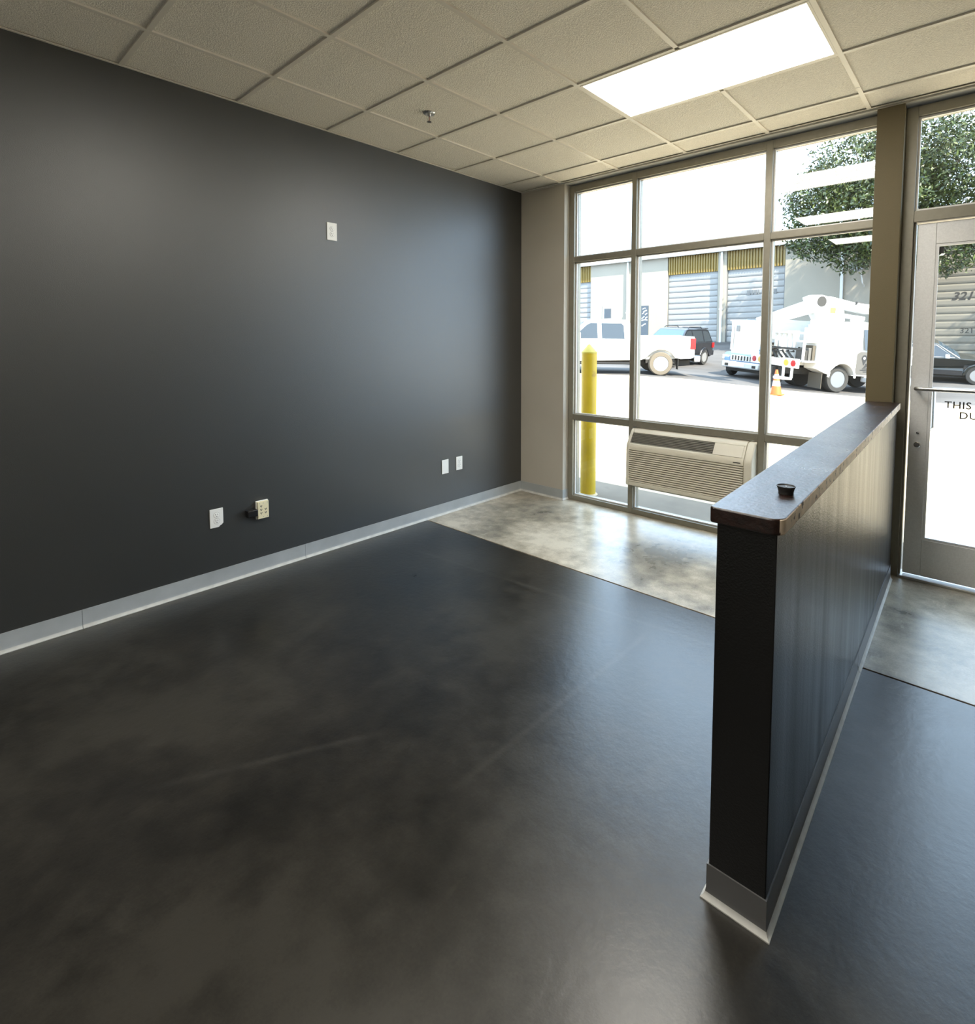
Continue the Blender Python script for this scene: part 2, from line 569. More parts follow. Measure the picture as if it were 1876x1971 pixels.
# ------------------------------------------------------------------ the room shell
# floor: two slabs parted by a saw-cut joint
fl = tag(boxobj('floor', (0, ROOM_X, ROOM_Y, 3.52, -0.16, -0.012), M_JOINT), 'dark polished concrete floor with one saw-cut joint', 'floor', kind='structure')
YJ = 2.082
boxobj('slab', (0, ROOM_X, ROOM_Y, YJ - 0.006, -0.012, 0), M_FLOOR, fl, 0.0015)
boxobj('slab', (0, ROOM_X, YJ + 0.006, 3.52, -0.012, 0), M_FLOOR2, fl, 0.0015)

# walls
tag(boxobj('wall_left', (-0.15, 0, ROOM_Y, YO, 0, H + 0.25), M_WALLDARK), 'long dark grey painted wall with outlets', 'wall', kind='structure')
tag(boxobj('wall_rear', (-0.15, ROOM_X + 0.15, ROOM_Y - 0.15, ROOM_Y, 0, H + 0.25), M_WALLREAR), 'grey wall behind the viewpoint', 'wall', kind='structure')
tag(boxobj('wall_right', (ROOM_X, ROOM_X + 0.15, ROOM_Y, YO, 0, H + 0.25), M_WALL), 'greige wall closing the room on the right', 'wall', kind='structure')
wf = tag(boxobj('wall_front', (0, ROOM_X, YW, YO, H - 0.012, H + 0.25), M_TRIMPAINT), 'greige window wall with corner pier and slim column', 'wall', kind='structure')
boxobj('pier', (0, 0.5329, YW, YO, 0, H - 0.012), M_WALL, wf, 0.003)
boxobj('column', (2.972, 3.118, YW - 0.004, YF - 0.001, 0, H - 0.012), M_WALLSHADE, wf, 0.003)
boxobj('side_wall', (4.196, ROOM_X, YW, YO, 0, H - 0.012), M_WALL, wf)
boxobj('parapet', (-12, 12, YO - 0.1, YO - 0.001, H - 0.01, H + 0.1), M_STUCCO, wf)


# baseboards: vinyl cove base with a flared toe
def cove(bm, pts, h=0.10, t=0.004, toe=0.016, normal_side=1):
    """Sweep the cove profile along a polyline on the floor; the room lies to the left of the path."""
    prof = [(0, 0), (toe, 0), (toe, 0.0035), (toe * 0.62, 0.008), (t + 0.002, 0.018), (t, 0.03), (t, h), (0, h)]
    P = [Vector((p[0], p[1], 0)) for p in pts]
    n = len(P)
    rings = []
    for i in range(n):
        dirs = []
        if i > 0:
            dirs.append((P[i] - P[i - 1]).normalized())
        if i < n - 1:
            dirs.append((P[i + 1] - P[i]).normalized())
        ns = [Vector((-d.y, d.x, 0)) for d in dirs]
        off = ns[0] if len(ns) == 1 else (ns[0] + ns[1]) / (1 + ns[0].dot(ns[1]))
        rings.append([bm.verts.new(P[i] + off * q + Vector((0, 0, z))) for q, z in prof])
    m = len(prof)
    for A, B in zip(rings, rings[1:]):
        for k in range(m):
            f = bm.faces.new((A[k], A[(k + 1) % m], B[(k + 1) % m], B[k]))
            if k in (1, 2, 3):
                f.material_index = 1
    bm.faces.new(rings[0])
    bm.faces.new(rings[-1])


bbl = tag(empty('baseboard_left'), 'grey vinyl cove base along the dark wall', 'baseboard', kind='structure')
for ya, yb in ((YW - 0.004, 0.98), (0.978, -0.28), (-0.282, ROOM_Y)):
    b = bm_new()
    cove(b, [(0, ya), (0, yb)])
    obj('base_strip', b, [M_BASE, M_TOE], bbl, smooth=True)
b = bm_new()
cove(b, [(0.535, YF), (0.533, YW), (0.005, YW)][::1])
tag(obj('baseboard_front', b, [M_BASE, M_TOE], smooth=True), 'grey vinyl base wrapping the corner pier', 'baseboard', kind='structure')

# ------------------------------------------------------------------ suspended ceiling
ceil = tag(boxobj('ceiling', (0, ROOM_X, ROOM_Y, YO, H + 0.16, H + 0.2), M_PLENUM), 'suspended ceiling of square acoustic tiles in a pale grid', 'ceiling', kind='structure')
xs = [0.0] + [X1 + i * T for i in range(0, 12) if X1 + i * T < ROOM_X] + [ROOM_X]
ys = [ROOM_Y] + [i * T for i in range(-4, 6)] + [YW]
LIGHT_CELLS = [(3, 3), (3, 0), (3, -3)]      # (grid line, row) of each 2 x 4 fitting, the last an added unseen one
taken = set()
for a, r in LIGHT_CELLS:
    taken.add((a, r))
    taken.add((a + 1, r))
tile_cache = {}
W2 = 0.0119
for i in range(len(xs) - 1):
    for j in range(len(ys) - 1):
        if (i, j - 5) in taken and (ys[j] > ROOM_Y):
            continue
        w, d = xs[i + 1] - xs[i], ys[j + 1] - ys[j]
        key = (round(w, 3), round(d, 3))
        loc = ((xs[i] + xs[i + 1]) / 2, (ys[j] + ys[j + 1]) / 2, H)
        if key in tile_cache:
            dup(tile_cache[key], parent=ceil, loc=loc)
        else:
            b = bm_new()
            box(b, -w / 2 + 0.002, w / 2 - 0.002, -d / 2 + 0.002, d / 2 - 0.002, 0.0090, 0.022)
            t = obj('ceiling_tile', b, M_TILE, ceil)
            t.location = loc
            tile_cache[key] = t
# runners toward the window (whole length) and cross tees between them
for k, x in enumerate(xs[1:-1]):
    cuts = sorted((r * T, (r + 1) * T) for a, r in LIGHT_CELLS if a + 1 == k + 1)
    y = ROOM_Y
    for c0, c1 in cuts + [(YW, YW)]:
        boxobj('main_tee', (x - W2, x + W2, y, c0 - W2 if c0 < YW else YW, H, H + 0.0088), M_TEE, ceil)
        y = c1 + W2
tee_cache = {}
light_rows = {}
for j, y in enumerate(ys[1:-1]):
    for i in range(len(xs) - 1):
        w = xs[i + 1] - xs[i] - 2 * W2
        key = round(w, 3)
        loc = ((xs[i] + xs[i + 1]) / 2, y, H + 0.0004)
        if key in tee_cache:
            dup(tee_cache[key], parent=ceil, loc=loc)
        else:
            b = bm_new()
            box(b, -w / 2, w / 2, -W2, W2, 0, 0.0084)
            t = obj('cross_tee', b, M_TEE, ceil)
            t.location = loc
            tee_cache[key] = t
boxobj('wall_angle', (0, 0.016, ROOM_Y, YW, H - 0.0006, H + 0.003), M_TEE, ceil)
boxobj('wall_angle', (0.016, ROOM_X, YW - 0.018, YW, H - 0.0006, H + 0.003), M_TEE, ceil)
boxobj('main_tee_splice', (X1 + 4 * T - W2 - 0.0004, X1 + 4 * T + W2 + 0.0004, 2.93, 2.932, H - 0.0006, H + 0.002), M_SLOT, ceil)


# 2 x 4 light fittings
def troffer(a, r, label):
    x0, y0 = X1 + (a - 1) * T, r * T
    root = tag(empty('ceiling_light', (x0 + T, y0 + T / 2, H)), label, 'ceiling light', 'recessed ceiling light panels')
    w, d = T - W2, T / 2 - W2
    b = bm_new()
    for q in ((-w, w, -d, -d + 0.012), (-w, w, d - 0.012, d), (-w, -w + 0.012, -d + 0.012, d - 0.012), (w - 0.012, w, -d + 0.012, d - 0.012)):
        box(b, q[0], q[1], q[2], q[3], -0.001, 0.012)
    obj('frame', b, M_TEE, root)
    boxobj('diffuser', (-w + 0.012, w - 0.012, -d + 0.012, d - 0.012, 0.003, 0.006), M_PANEL, root)
    boxobj('housing', (-w, w, -d, d, 0.012, 0.10), M_WHITEM, root)
    return root


troffer(3, 3, 'lit white ceiling light panel seen whole near the windows')
troffer(3, 0, 'lit ceiling light panel whose lower streak reflects in the upper window pane')
troffer(3, -3, 'added lit ceiling light panel, unseen behind the viewpoint')  # unseen fitting added to give the room more light

# fire sprinkler
sp = tag(empty('fire_sprinkler', (0.766, 1.508, H + 0.009)), 'chrome pendent fire sprinkler head in a ceiling tile', 'sprinkler')
b = bm_new(); lathe(b, [(0.0, 0.0), (0.040, 0.0), (0.041, -0.003), (0.034, -0.010), (0.022, -0.013), (0.012, -0.010), (0.0, -0.010)], 28)
obj('escutcheon', b, M_CHROME, sp, smooth=True)
b = bm_new(); lathe(b, [(0, -0.008), (0.011, -0.008), (0.011, -0.020), (0.008, -0.024), (0, -0.024)], 16)
obj('body', b, M_STEEL, sp, smooth=True)
for s in (-1, 1):
    b = bm_new(); tube(b, [(s * 0.008, 0, -0.022), (s * 0.013, 0, -0.032), (s * 0.012, 0, -0.046), (s * 0.003, 0, -0.056)], 0.0022, 8)
    obj('yoke_arm', b, M_STEEL, sp, smooth=True)
b = bm_new(); tube(b, [(0, 0, -0.022), (0, 0, -0.056)], 0.0022, 8)
obj('glass_bulb', b, M_RED, sp, smooth=True)
b = bm_new(); lathe(b, [(0, -0.055), (0.014, -0.056), (0.015, -0.0585), (0, -0.0585)], 20)
obj('deflector', b, M_GREYM, sp, smooth=True)

# ------------------------------------------------------------------ storefront window
win = tag(empty('window_1', (0, 0, 0)), 'nine-pane aluminium storefront window beside the corner pier', 'window', kind='structure')
FD = 0.115                     # frame depth
YG = YF + 0.055                # glass line
MX = [(0.537, 0.592), (1.195, 1.240), (2.288, 2.334), (2.985, 3.1185)]
for x0, x1 in MX:
    boxobj('mullion', (x0, x1, YF, YF + FD, 0, 2.995), M_ALU, win, 0.002)
BAYS = [(0.592, 1.195), (1.240, 2.288), (2.334, 2.985)]
Z_LOW = (0.785, 0.838)
Z_HI = (2.283, 2.332)
Z_SILL = (0.0, 0.045)
Z_HEAD = (2.937, 2.995)
AC_RAIL = (0.252, 0.290)


def pane(x0, x1, z0, z1, parent):
    g = boxobj('pane', (x0 + 0.004, x1 - 0.004, YG - 0.003, YG + 0.003, z0 + 0.004, z1 - 0.004), M_GLASS, parent)
    b = bm_new()
    k = 0.006
    for q in ((x0, x1, z0, z0 + k), (x0, x1, z1 - k, z1), (x0, x0 + k, z0 + k, z1 - k), (x1 - k, x1, z0 + k, z1 - k)):
        box(b, q[0], q[1], YG - 0.009, YG + 0.009, q[2], q[3])
    obj('gasket', b, M_GASKET, g)
    b = bm_new()
    k = 0.012
    for q in ((x0, x1, z0, z0 + k), (x0, x1, z1 - k, z1), (x0, x0 + k, z0 + k, z1 - k), (x1 - k, x1, z0 + k, z1 - k)):
        box(b, q[0], q[1], YG - 0.024, YG - 0.009, q[2], q[3])
    obj('glazing_bead', b, M_BEAD, g)
    return g


for i, (x0, x1) in enumerate(BAYS):
    for nm, (z0, z1) in (('sill', Z_SILL), ('rail', Z_LOW), ('rail', Z_HI), ('head', Z_HEAD)):
        boxobj(nm, (x0, x1, YF + 0.001, YF + FD, z0, z1), M_ALU, win, 0.002)
    pane(x0, x1, Z_HI[1], Z_HEAD[0], win)
    pane(x0, x1, Z_LOW[1], Z_HI[0], win)
    if i == 1:
        boxobj('rail', (x0, x1, YF + 0.001, YF + FD, *AC_RAIL), M_ALU, win, 0.002)
        pane(x0, x1, Z_SILL[1], AC_RAIL[0], win)
    else:
        pane(x0, x1, Z_SILL[1], Z_LOW[0], win)

# ------------------------------------------------------------------ entrance door
dr = tag(empty('door_1', (3.66, YF, 0)), 'silver aluminium glass entrance door with transom above', 'door', kind='structure')


def dbox(nm, x0, x1, y0, y1, z0, z1, m, par=None, bev=0.002):
    bmx = bm_new()
    box(bmx, x0 - 3.66, x1 - 3.66, y0 - YF, y1 - YF, z0, z1)
    return obj(nm, bmx, m, dr if par is None else par, bev)


DXR = 4.135
dbox('jamb', 3.119, 3.178, YF, YF + FD, 0, 2.995, M_ALU)
dbox('jamb_stop', 3.178, 3.190, YF + 0.03, YF + FD, 0, 2.283, M_ALU)
dbox('jamb', DXR, DXR + 0.06, YF, YF + FD, 0, 2.995, M_ALU)
dbox('transom_bar', 3.178, DXR, YF, YF + FD, 2.283, 2.352, M_ALU)
dbox('head', 3.178, DXR, YF, YF + FD, 2.935, 2.995, M_ALU)
dbox('threshold', 3.178, DXR, YF - 0.01, YF + FD, 0, 0.014, M_STEEL)
bmx = bm_new()
box(bmx, 3.178 - 3.66, DXR - 3.66, 0.052, 0.058, 2.352, 2.935)
tp = obj('transom_pane', bmx, M_GLASS, dr)
bmx = bm_new()
for q in ((3.178, DXR, 2.352, 2.360), (3.178, DXR, 2.927, 2.935), (3.178, 3.186, 2.36, 2.927), (DXR - 0.008, DXR, 2.36, 2.927)):
    box(bmx, q[0] - 3.66, q[1] - 3.66, 0.045, 0.065, q[2], q[3])
obj('gasket', bmx, M_GASKET, tp)
bmx = bm_new()
for q in ((3.178, DXR, 2.352, 2.366), (3.178, DXR, 2.921, 2.935), (3.178, 3.192, 2.366, 2.921), (DXR - 0.014, DXR, 2.366, 2.921)):
    box(bmx, q[0] - 3.66, q[1] - 3.66, 0.028, 0.045, q[2], q[3])
obj('glazing_bead', bmx, M_BEAD, tp)
# leaf
LX0, LX1 = 3.200, DXR - 0.006
leaf_root = dr
dbox('lock_stile', LX0, LX0 + 0.093, YF + 0.030, YF + 0.075, 0.026, 2.272, M_ALUD)
dbox('hinge_stile', LX1 - 0.093, LX1, YF + 0.030, YF + 0.075, 0.026, 2.272, M_ALUD)
dbox('top_rail', LX0 + 0.0935, LX1 - 0.0935, YF + 0.030, YF + 0.075, 2.140, 2.272, M_ALUD)
dbox('bottom_rail', LX0 + 0.0935, LX1 - 0.0935, YF + 0.030, YF + 0.075, 0.026, 0.265, M_ALUD)
bmx = bm_new()
box(bmx, LX0 + 0.093 - 3.66, LX1 - 0.093 - 3.66, 0.050, 0.056, 0.265, 2.140)
dg_ = obj('door_pane', bmx, M_GLASS, dr)
bmx = bm_new()
gx0, gx1 = LX0 + 0.093, LX1 - 0.093
for q in ((gx0, gx1, 0.265, 0.274), (gx0, gx1, 2.131, 2.140), (gx0, gx0 + 0.009, 0.274, 2.131), (gx1 - 0.009, gx1, 0.274, 2.131)):
    box(bmx, q[0] - 3.66, q[1] - 3.66, 0.046, 0.060, q[2], q[3])
obj('gasket', bmx, M_GASKET, dg_)
bmx = bm_new()
for q in ((gx0, gx1, 0.265, 0.280), (gx0, gx1, 2.125, 2.140), (gx0, gx0 + 0.016, 0.280, 2.125), (gx1 - 0.016, gx1, 0.280, 2.125)):
    box(bmx, q[0] - 3.66, q[1] - 3.66, 0.034, 0.046, q[2], q[3])
obj('glazing_bead', bmx, M_ALUD, dg_)
bmx = bm_new()
tube(bmx, [(3.232 - 3.66, 0.031, 1.238), (3.232 - 3.66, -0.020, 1.238), (3.252 - 3.66, -0.032, 1.238), (LX1 - 0.05 - 3.66, -0.032, 1.238), (LX1 - 0.035 - 3.66, -0.02, 1.238), (LX1 - 0.035 - 3.66, 0.031, 1.238)], 0.0125, 12)
obj('push_bar', bmx, M_STEEL, dr, smooth=True)
bmx = bm_new()
tube(bmx, [(3.297 - 3.66, 0.07, 1.225), (3.302 - 3.66, 0.115, 1.225), (3.312 - 3.66, 0.125, 1.21), (3.312 - 3.66, 0.125, 0.985), (3.302 - 3.66, 0.115, 0.968), (3.297 - 3.66, 0.07, 0.968)], 0.0125, 12)
obj('pull_handle', bmx, M_STEEL, dr, smooth=True)
bmx = bm_new()
lathe(bmx, [(0.0, 0.0295), (0.018, 0.0295), (0.018, 0.018), (0.014, 0.014), (0, 0.014)], 24, 'y', (3.247 - 3.66, 0, 0.876))
obj('lock_cylinder', bmx, M_CHROME, dr, smooth=True)
bmx = bm_new()
lathe(bmx, [(0.0, 0.0295), (0.008, 0.0295), (0.008, 0.024), (0, 0.022)], 16, 'y', (3.247 - 3.66, 0, 0.952))
obj('bolt_indicator', bmx, M_CHROME, dr, smooth=True)
dbox('sticker', 3.302, 3.332, YF + 0.0488, YF + 0.0495, 2.080, 2.122, M_BLACK, bev=0)
tm = Matrix.Rotation(R(90), 4, 'X')
text_mesh('door_notice', 'THIS DOOR TO REMAIN UNLOCKED', 0.060, M_SLOT, dr, Matrix.Translation((3.372 - 3.66, 0.0492, 1.122)) @ tm, spacing=1.08, bold=0.0006)
text_mesh('door_notice', 'DURING BUSINESS HOURS', 0.060, M_SLOT, dr, Matrix.Translation((3.444 - 3.66, 0.0492, 1.060)) @ tm, spacing=1.08, bold=0.0006)

# ------------------------------------------------------------------ low partition
# footprint runs slightly out of square toward the column
PNL, PNR, PFR, PFL = (3.053, 0.556), (3.201, 0.556), (3.146, YW - 0.006), (2.998, YW - 0.006)
ZN, ZFAR = 1.058, 1.105
b = bm_new()
lo = [b.verts.new((p[0], p[1], 0)) for p in (PNL, PNR, PFR, PFL)]
hi = [b.verts.new((p[0], p[1], z)) for p, z in ((PNL, ZN), (PNR, ZN), (PFR, ZFAR), (PFL, ZFAR))]
b.faces.new(lo[::-1]); b.faces.new(hi)
for i in range(4):
    b.faces.new((lo[i], lo[(i + 1) % 4], hi[(i + 1) % 4], hi[i]))
pt = tag(obj('wall_partition', b, M_PART, None, 0.003), 'black waist-high partition wall with a dark wooden cap', 'wall', kind='structure')
# cap with rounded near corners
OV = 0.016
out = []
cl = (PNL[0] - OV, PNL[1] - OV)
cr_ = (PNR[0] + OV, PNR[1] - OV)
for (cx, cy), a0, rr in (((cl[0] + 0.012, cl[1] + 0.012), 180, 0.012), ((cr_[0] - 0.032, cr_[1] + 0.032), 270, 0.032)):
    for k in range(7):
        a = R(a0 + 90 * k / 6)
        out.append((cx + rr * math.cos(a), cy + rr * math.sin(a)))
out.append((PFR[0] + OV, PFR[1]))
out.append((PFL[0] - OV, PFL[1]))


def capz(y):
    return ZN + (ZFAR - ZN) * (y - PNL[1]) / (PFL[1] - PNL[1])


b = bm_new()
lo = [b.verts.new((x, y, capz(y) + 0.0004)) for x, y in out]
hi = [b.verts.new((x, y, capz(y) + 0.042)) for x, y in out]
b.faces.new(lo[::-1])
b.faces.new(hi)
n = len(out)
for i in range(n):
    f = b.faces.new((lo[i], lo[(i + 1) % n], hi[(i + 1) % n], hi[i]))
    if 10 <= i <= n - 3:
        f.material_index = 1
obj('cap', b, [M_WOOD, M_EDGELIT], pt, 0.004)
bbp = tag(empty('baseboard_partition'), 'grey vinyl cove base around the low partition', 'baseboard', kind='structure')
for pts in ([PFR, (3.172, 2.022)], [(3.1719, 2.02), PNR, PNL, PFL]):
    b = bm_new()
    cove(b, pts, h=0.098)
    obj('base_strip', b, [M_BASESHADE, M_TOE], bbp, smooth=True)

cup = tag(empty('rubber_stopper', (3.158, 0.790, capz(0.79) + 0.0421)), 'small dark grey round rubber stopper standing on the partition cap', 'stopper')
b = bm_new()
lathe(b, [(0, 0), (0.0195, 0), (0.0198, 0.006), (0.0215, 0.014), (0.0245, 0.0205), (0.0245, 0.0225), (0.0225, 0.0225), (0.0205, 0.0195), (0.0, 0.0190)], 28)
obj('shell', b, mat('dark_rubber', (0.03, 0.03, 0.028), 0.5), cup, smooth=True)
b = bm_new()
lathe(b, [(0, 0.0192), (0.003, 0.0192), (0.003, 0.021), (0, 0.021)], 10)
obj('centre_pin', b, M_STEEL, cup)


# ------------------------------------------------------------------ outlets on the dark wall (x = 0, facing +x)
def plate(name, y, z, w, h, label, m=M_WHITEP, kind='duplex', chip=False, cat='outlet'):
    root = tag(empty(name, (0, y, z)), label, cat)
    b = bm_new()
    # camera sees the wall with +y to the right
    if chip:
        poly = [(-w / 2, -h / 2), (w / 2 - 0.026, -h / 2), (w / 2 - 0.019, -h / 2 + 0.009), (w / 2 - 0.010, -h / 2 + 0.011), (w / 2 - 0.004, -h / 2 + 0.019), (w / 2, -h / 2 + 0.021), (w / 2, h / 2), (-w / 2, h / 2)]
    else:
        poly = [(-w / 2, -h / 2), (w / 2, -h / 2), (w / 2, h / 2), (-w / 2, h / 2)]
    prism(b, poly, 'x', 0.0005, 0.007 if kind != 'tap' else 0.030)
    pl = obj('plate', b, m, root, 0.002)
    if kind == 'duplex':
        for dz in (0.0195, -0.0195):
            b = bm_new()
            lathe(b, [(0, 0.007), (0.0172, 0.007), (0.0172, 0.0085), (0.016, 0.009), (0, 0.009)], 24, 'x', (0, 0, dz))
            r_ = obj('receptacle', b, M_WHITEP, root, smooth=True)
            b = bm_new()
            lathe(b, [(0.0168, 0.0069), (0.0186, 0.0069), (0.0186, 0.0074), (0.0168, 0.0074), (0.0168, 0.0069)][:4], 24, 'x', (0, 0, dz))
            obj('ring_line', b, M_GREYLINE, r_)
            b = bm_new()
            box(b, 0.0089, 0.0094, -0.0075, -0.0048, dz + 0.000, dz + 0.0085)
            box(b, 0.0089, 0.0094, 0.0048, 0.0075, dz + 0.001, dz + 0.0080)
            disc_panel(b, (0.0091, 0, dz - 0.0075), 0.0026, 'x', 0.0006, 10)
            obj('slots', b, M_SLOT, r_)
        b = bm_new()
        disc_panel(b, (0.0075, 0, 0), 0.003, 'x', 0.0016, 12)
        obj('screw', b, M_STEEL, root)
    elif kind == 'blank':
        for dz in (h * 0.36, -h * 0.36):
            b = bm_new()
            disc_panel(b, (0.0075, 0, dz), 0.003, 'x', 0.0016, 12)
            obj('screw', b, M_WHITEP, root)
    return root


plate('wall_outlet', 1.236, 2.321, 0.078, 0.125, 'white duplex outlet plate mounted high up on the dark wall')
plate('wall_outlet', 0.402, 0.432, 0.078, 0.118, 'white duplex outlet with a broken lower corner, leftmost near the floor', chip=True)
plate('wall_outlet', 2.466, 0.431, 0.076, 0.122, 'white duplex outlet nearest the corner pier, right of the blank plate')
plate('blank_plate', 2.297, 0.427, 0.078, 0.125, 'plain white blank cover plate beside an outlet near the corner', kind='blank', cat='cover plate')
tap = plate('outlet_tap', 0.682, 0.424, 0.072, 0.112, 'cream six-way outlet tap with a black adapter plugged into its side', M_CREAM, 'tap', cat='outlet tap')
b = bm_new()
box(b, 0.0002, 0.012, -0.040, 0.040, -0.060, 0.060)
obj('wall_plate', b, M_WHITEP, tap, 0.002)
for yy, zz in ((-0.014, 0.026), (-0.014, 0.003), (-0.014, -0.020), (0.015, 0.003), (0.015, -0.020)):
    b = bm_new()
    box(b, 0.0299, 0.0306, yy - 0.006, yy - 0.002, zz - 0.001, zz + 0.006)
    box(b, 0.0299, 0.0306, yy + 0.002, yy + 0.006, zz - 0.001, zz + 0.006)
    disc_panel(b, (0.0302, yy, zz - 0.004), 0.003, 'x', 0.0008, 10)
    obj('socket', b, M_SLOT, tap)
for yy, zz in ((0.0, 0.046), (0.0, -0.044), (-0.024, 0.046), (0.026, 0.046), (0.026, -0.044)):
    b = bm_new()
    disc_panel(b, (0.0302, yy, zz), 0.0026, 'x', 0.0008, 10)
    obj('rivet', b, M_GREYLINE, tap)
ad = tag(empty('power_adapter', (0.004, 0.606, 0.418)), 'black wall power adapter plugged in beside the cream outlet tap', 'adapter')
b = bm_new(); box(b, 0, 0.045, -0.03, 0.034, -0.022, 0.022)
obj('body', b, M_BLACK, ad, 0.004)
b = bm_new(); box(b, 0.008, 0.03, 0.034, 0.040, -0.014, 0.014)
obj('plug', b, M_BLACK, ad, 0.002)

# ------------------------------------------------------------------ packaged terminal air conditioner
ac = tag(empty('air_conditioner', (1.766, YF, 0.29)), 'beige wall air conditioner with slatted grille set in the window frame', 'air conditioner')
AX0, AX1 = 1.243 - 1.766, 2.286 - 1.766
# side profile (y, z): y negative = into the room
prof = [(0.10, 0.0), (-0.118, 0.0), (-0.125, 0.01), (-0.125, 0.330), (-0.119, 0.356), (-0.045, 0.462), (-0.028, 0.478), (-0.008, 0.484), (0.10, 0.484)]


def yat(z):
    if z < 0.33:
        return -0.125
    if z < 0.356:
        return -0.125 + (z - 0.33) / 0.026 * 0.006
    return -0.119 + (z - 0.356) / 0.106 * 0.074


# shell built as a frame: two ends, bottom lip, middle rib, top band, with an open grille and vent
b = bm_new()
prism(b, prof, 'x', AX0, AX0 + 0.028)
obj('end_cap', b, M_AC, ac, 0.006)
b = bm_new()
prism(b, prof, 'x', AX1 - 0.060, AX1)
obj('end_cap', b, M_AC, ac, 0.012, segs=3)
b = bm_new()
prism(b, [(0.10, 0), (-0.118, 0), (-0.124, 0.008), (-0.124, 0.036), (0.10, 0.036)], 'x', AX0 + 0.0285, AX1 - 0.0605)
obj('bottom_lip', b, M_AC, ac, 0.003)
b = bm_new()
prism(b, [(0.02, 0.312), (-0.1245, 0.312), (-0.1245, 0.332), (-0.118, 0.357), (-0.109, 0.369), (0.02, 0.369)], 'x', AX0 + 0.0285, AX1 - 0.0605)
obj('front_band', b, M_AC, ac, 0.003)
b = bm_new()
prism(b, [(0.10, 0.452), (-0.052, 0.452), (-0.045, 0.462), (-0.028, 0.478), (-0.008, 0.4835), (0.10, 0.4835)], 'x', AX0 + 0.0285, AX1 - 0.0605)
obj('top_band', b, M_AC, ac, 0.003)
XV = AX1 - 0.30      # vent ends here, control door to its right
b = bm_new()
prism(b, [(0.02, 0.3695), (-0.108, 0.3695), (-0.053, 0.4515), (0.02, 0.4515)], 'x', XV, AX1 - 0.0605)
obj('control_housing', b, M_AC, ac, 0.002)
b = bm_new()
p0, p1 = Vector((0, -0.1125, 0.365)), Vector((0, -0.0515, 0.455))
nrm = Vector((0, -(p1.z - p0.z), (p1.y - p0.y))).normalized()
q = [p0.lerp(p1, 0.05), p0.lerp(p1, 0.95)]
prism(b, [(q[0].y, q[0].z), (q[1].y, q[1].z), (q[1].y + nrm.y * 0.004, q[1].z + nrm.z * 0.004), (q[0].y + nrm.y * 0.004, q[0].z + nrm.z * 0.004)], 'x', XV + 0.022, AX1 - 0.075)
cd = obj('control_door', b, M_AC, ac, 0.001)
b = bm_new(); box(b, AX1 - 0.135, AX1 - 0.08, -0.1265, -0.1240, 0.330, 0.336)
obj('name_badge', b, M_SLOT, ac)
b = bm_new(); box(b, AX0 + 0.0285, AX1 - 0.0605, -0.085, -0.08, 0.0365, 0.3115)
obj('inner_panel', b, M_ACIN, ac)
b = bm_new(); prism(b, [(-0.06, 0.3695), (-0.03, 0.3695), (-0.02, 0.4515), (-0.03, 0.4515)], 'x', AX0 + 0.0285, XV)
obj('vent_floor', b, M_ACIN, ac)
NS = 15
for i in range(NS):
    z = 0.0365 + (i + 0.5) * (0.275 / NS)
    b = bm_new()
    prism(b, [(-0.124, z - 0.0065), (-0.124, z + 0.003), (-0.092, z + 0.0085), (-0.092, z + 0.001)], 'x', AX0 + 0.029, AX1 - 0.061)
    obj('grille_slat', b, M_AC, ac)
for i in range(7):
    t = (i + 0.5) / 7
    c = Vector((0, -0.108, 0.3695)).lerp(Vector((0, -0.053, 0.4515)), t)
    b = bm_new()
    prism(b, [(c.y - 0.002, c.z - 0.0030), (c.y + 0.002, c.z + 0.0035), (c.y + 0.022, c.z + 0.0015), (c.y + 0.018, c.z - 0.0050)], 'x', AX0 + 0.029, XV - 0.0005)
    obj('vent_louver', b, M_ACGREY, ac)

# ------------------------------------------------------------------ outside ground
CTRL = np.array([(-30, 4, .15), (-20, 4, -.02), (-8, 4, -.04), (0, 4, -.04), (4, 4, -.04), (10, 4, -.05), (18, 4, -.05), (-8, 9, .03), (0, 9, -.02), (6, 9, -.06), (18, 14, -.1),
                 (-5.06, 16.7, .37), (-7.8, 15, .42), (-.86, 15.3, .05), (-.14, 19, -.10), (-6.5, 24, .46), (-6.5, 21.3, .42), (-3.65, 20.8, .18), (2.1, 24.5, -.2), (4, 24, -.22), (-30, 20, .8),
                 (-22, 33, 1.5), (-12, 33, 1.5), (-7, 33, 1.5), (-1, 33, 1.15), (4, 33, .6), (12, 33, .4), (-9, 29, 1.05), (-30, 40, 1.7), (18, 40, .6)], float)


def _tps(r2):
    return np.where(r2 > 1e-12, r2 * np.log(np.maximum(r2, 1e-12)), 0.0)


_n = len(CTRL)
_K = _tps(((CTRL[:, None, :2] - CTRL[None, :, :2]) ** 2).sum(-1)) + np.eye(_n) * 4.0
_P = np.hstack([np.ones((_n, 1)), CTRL[:, :2]])
_A = np.block([[_K, _P], [_P.T, np.zeros((3, 3))]])
_W = np.linalg.solve(_A, np.concatenate([CTRL[:, 2], np.zeros(3)]))


def gz(x, y):
    r2 = (CTRL[:, 0] - x) ** 2 + (CTRL[:, 1] - y) ** 2
    z = float(_tps(r2) @ _W[:_n] + _W[_n] + _W[_n + 1] * x + _W[_n + 2] * y)
    t = min(1.0, max(0.0, (y - 4.5) / 4.0))
    return z * t + (-0.04) * (1 - t)


def edge_y(x):        # where concrete gives way to asphalt
    return 17.9 + 0.37 * x + 0.15 * math.sin(x * 1.3) + 0.08 * math.sin(x * 3.1 + 1) if x > -14 else 12.7


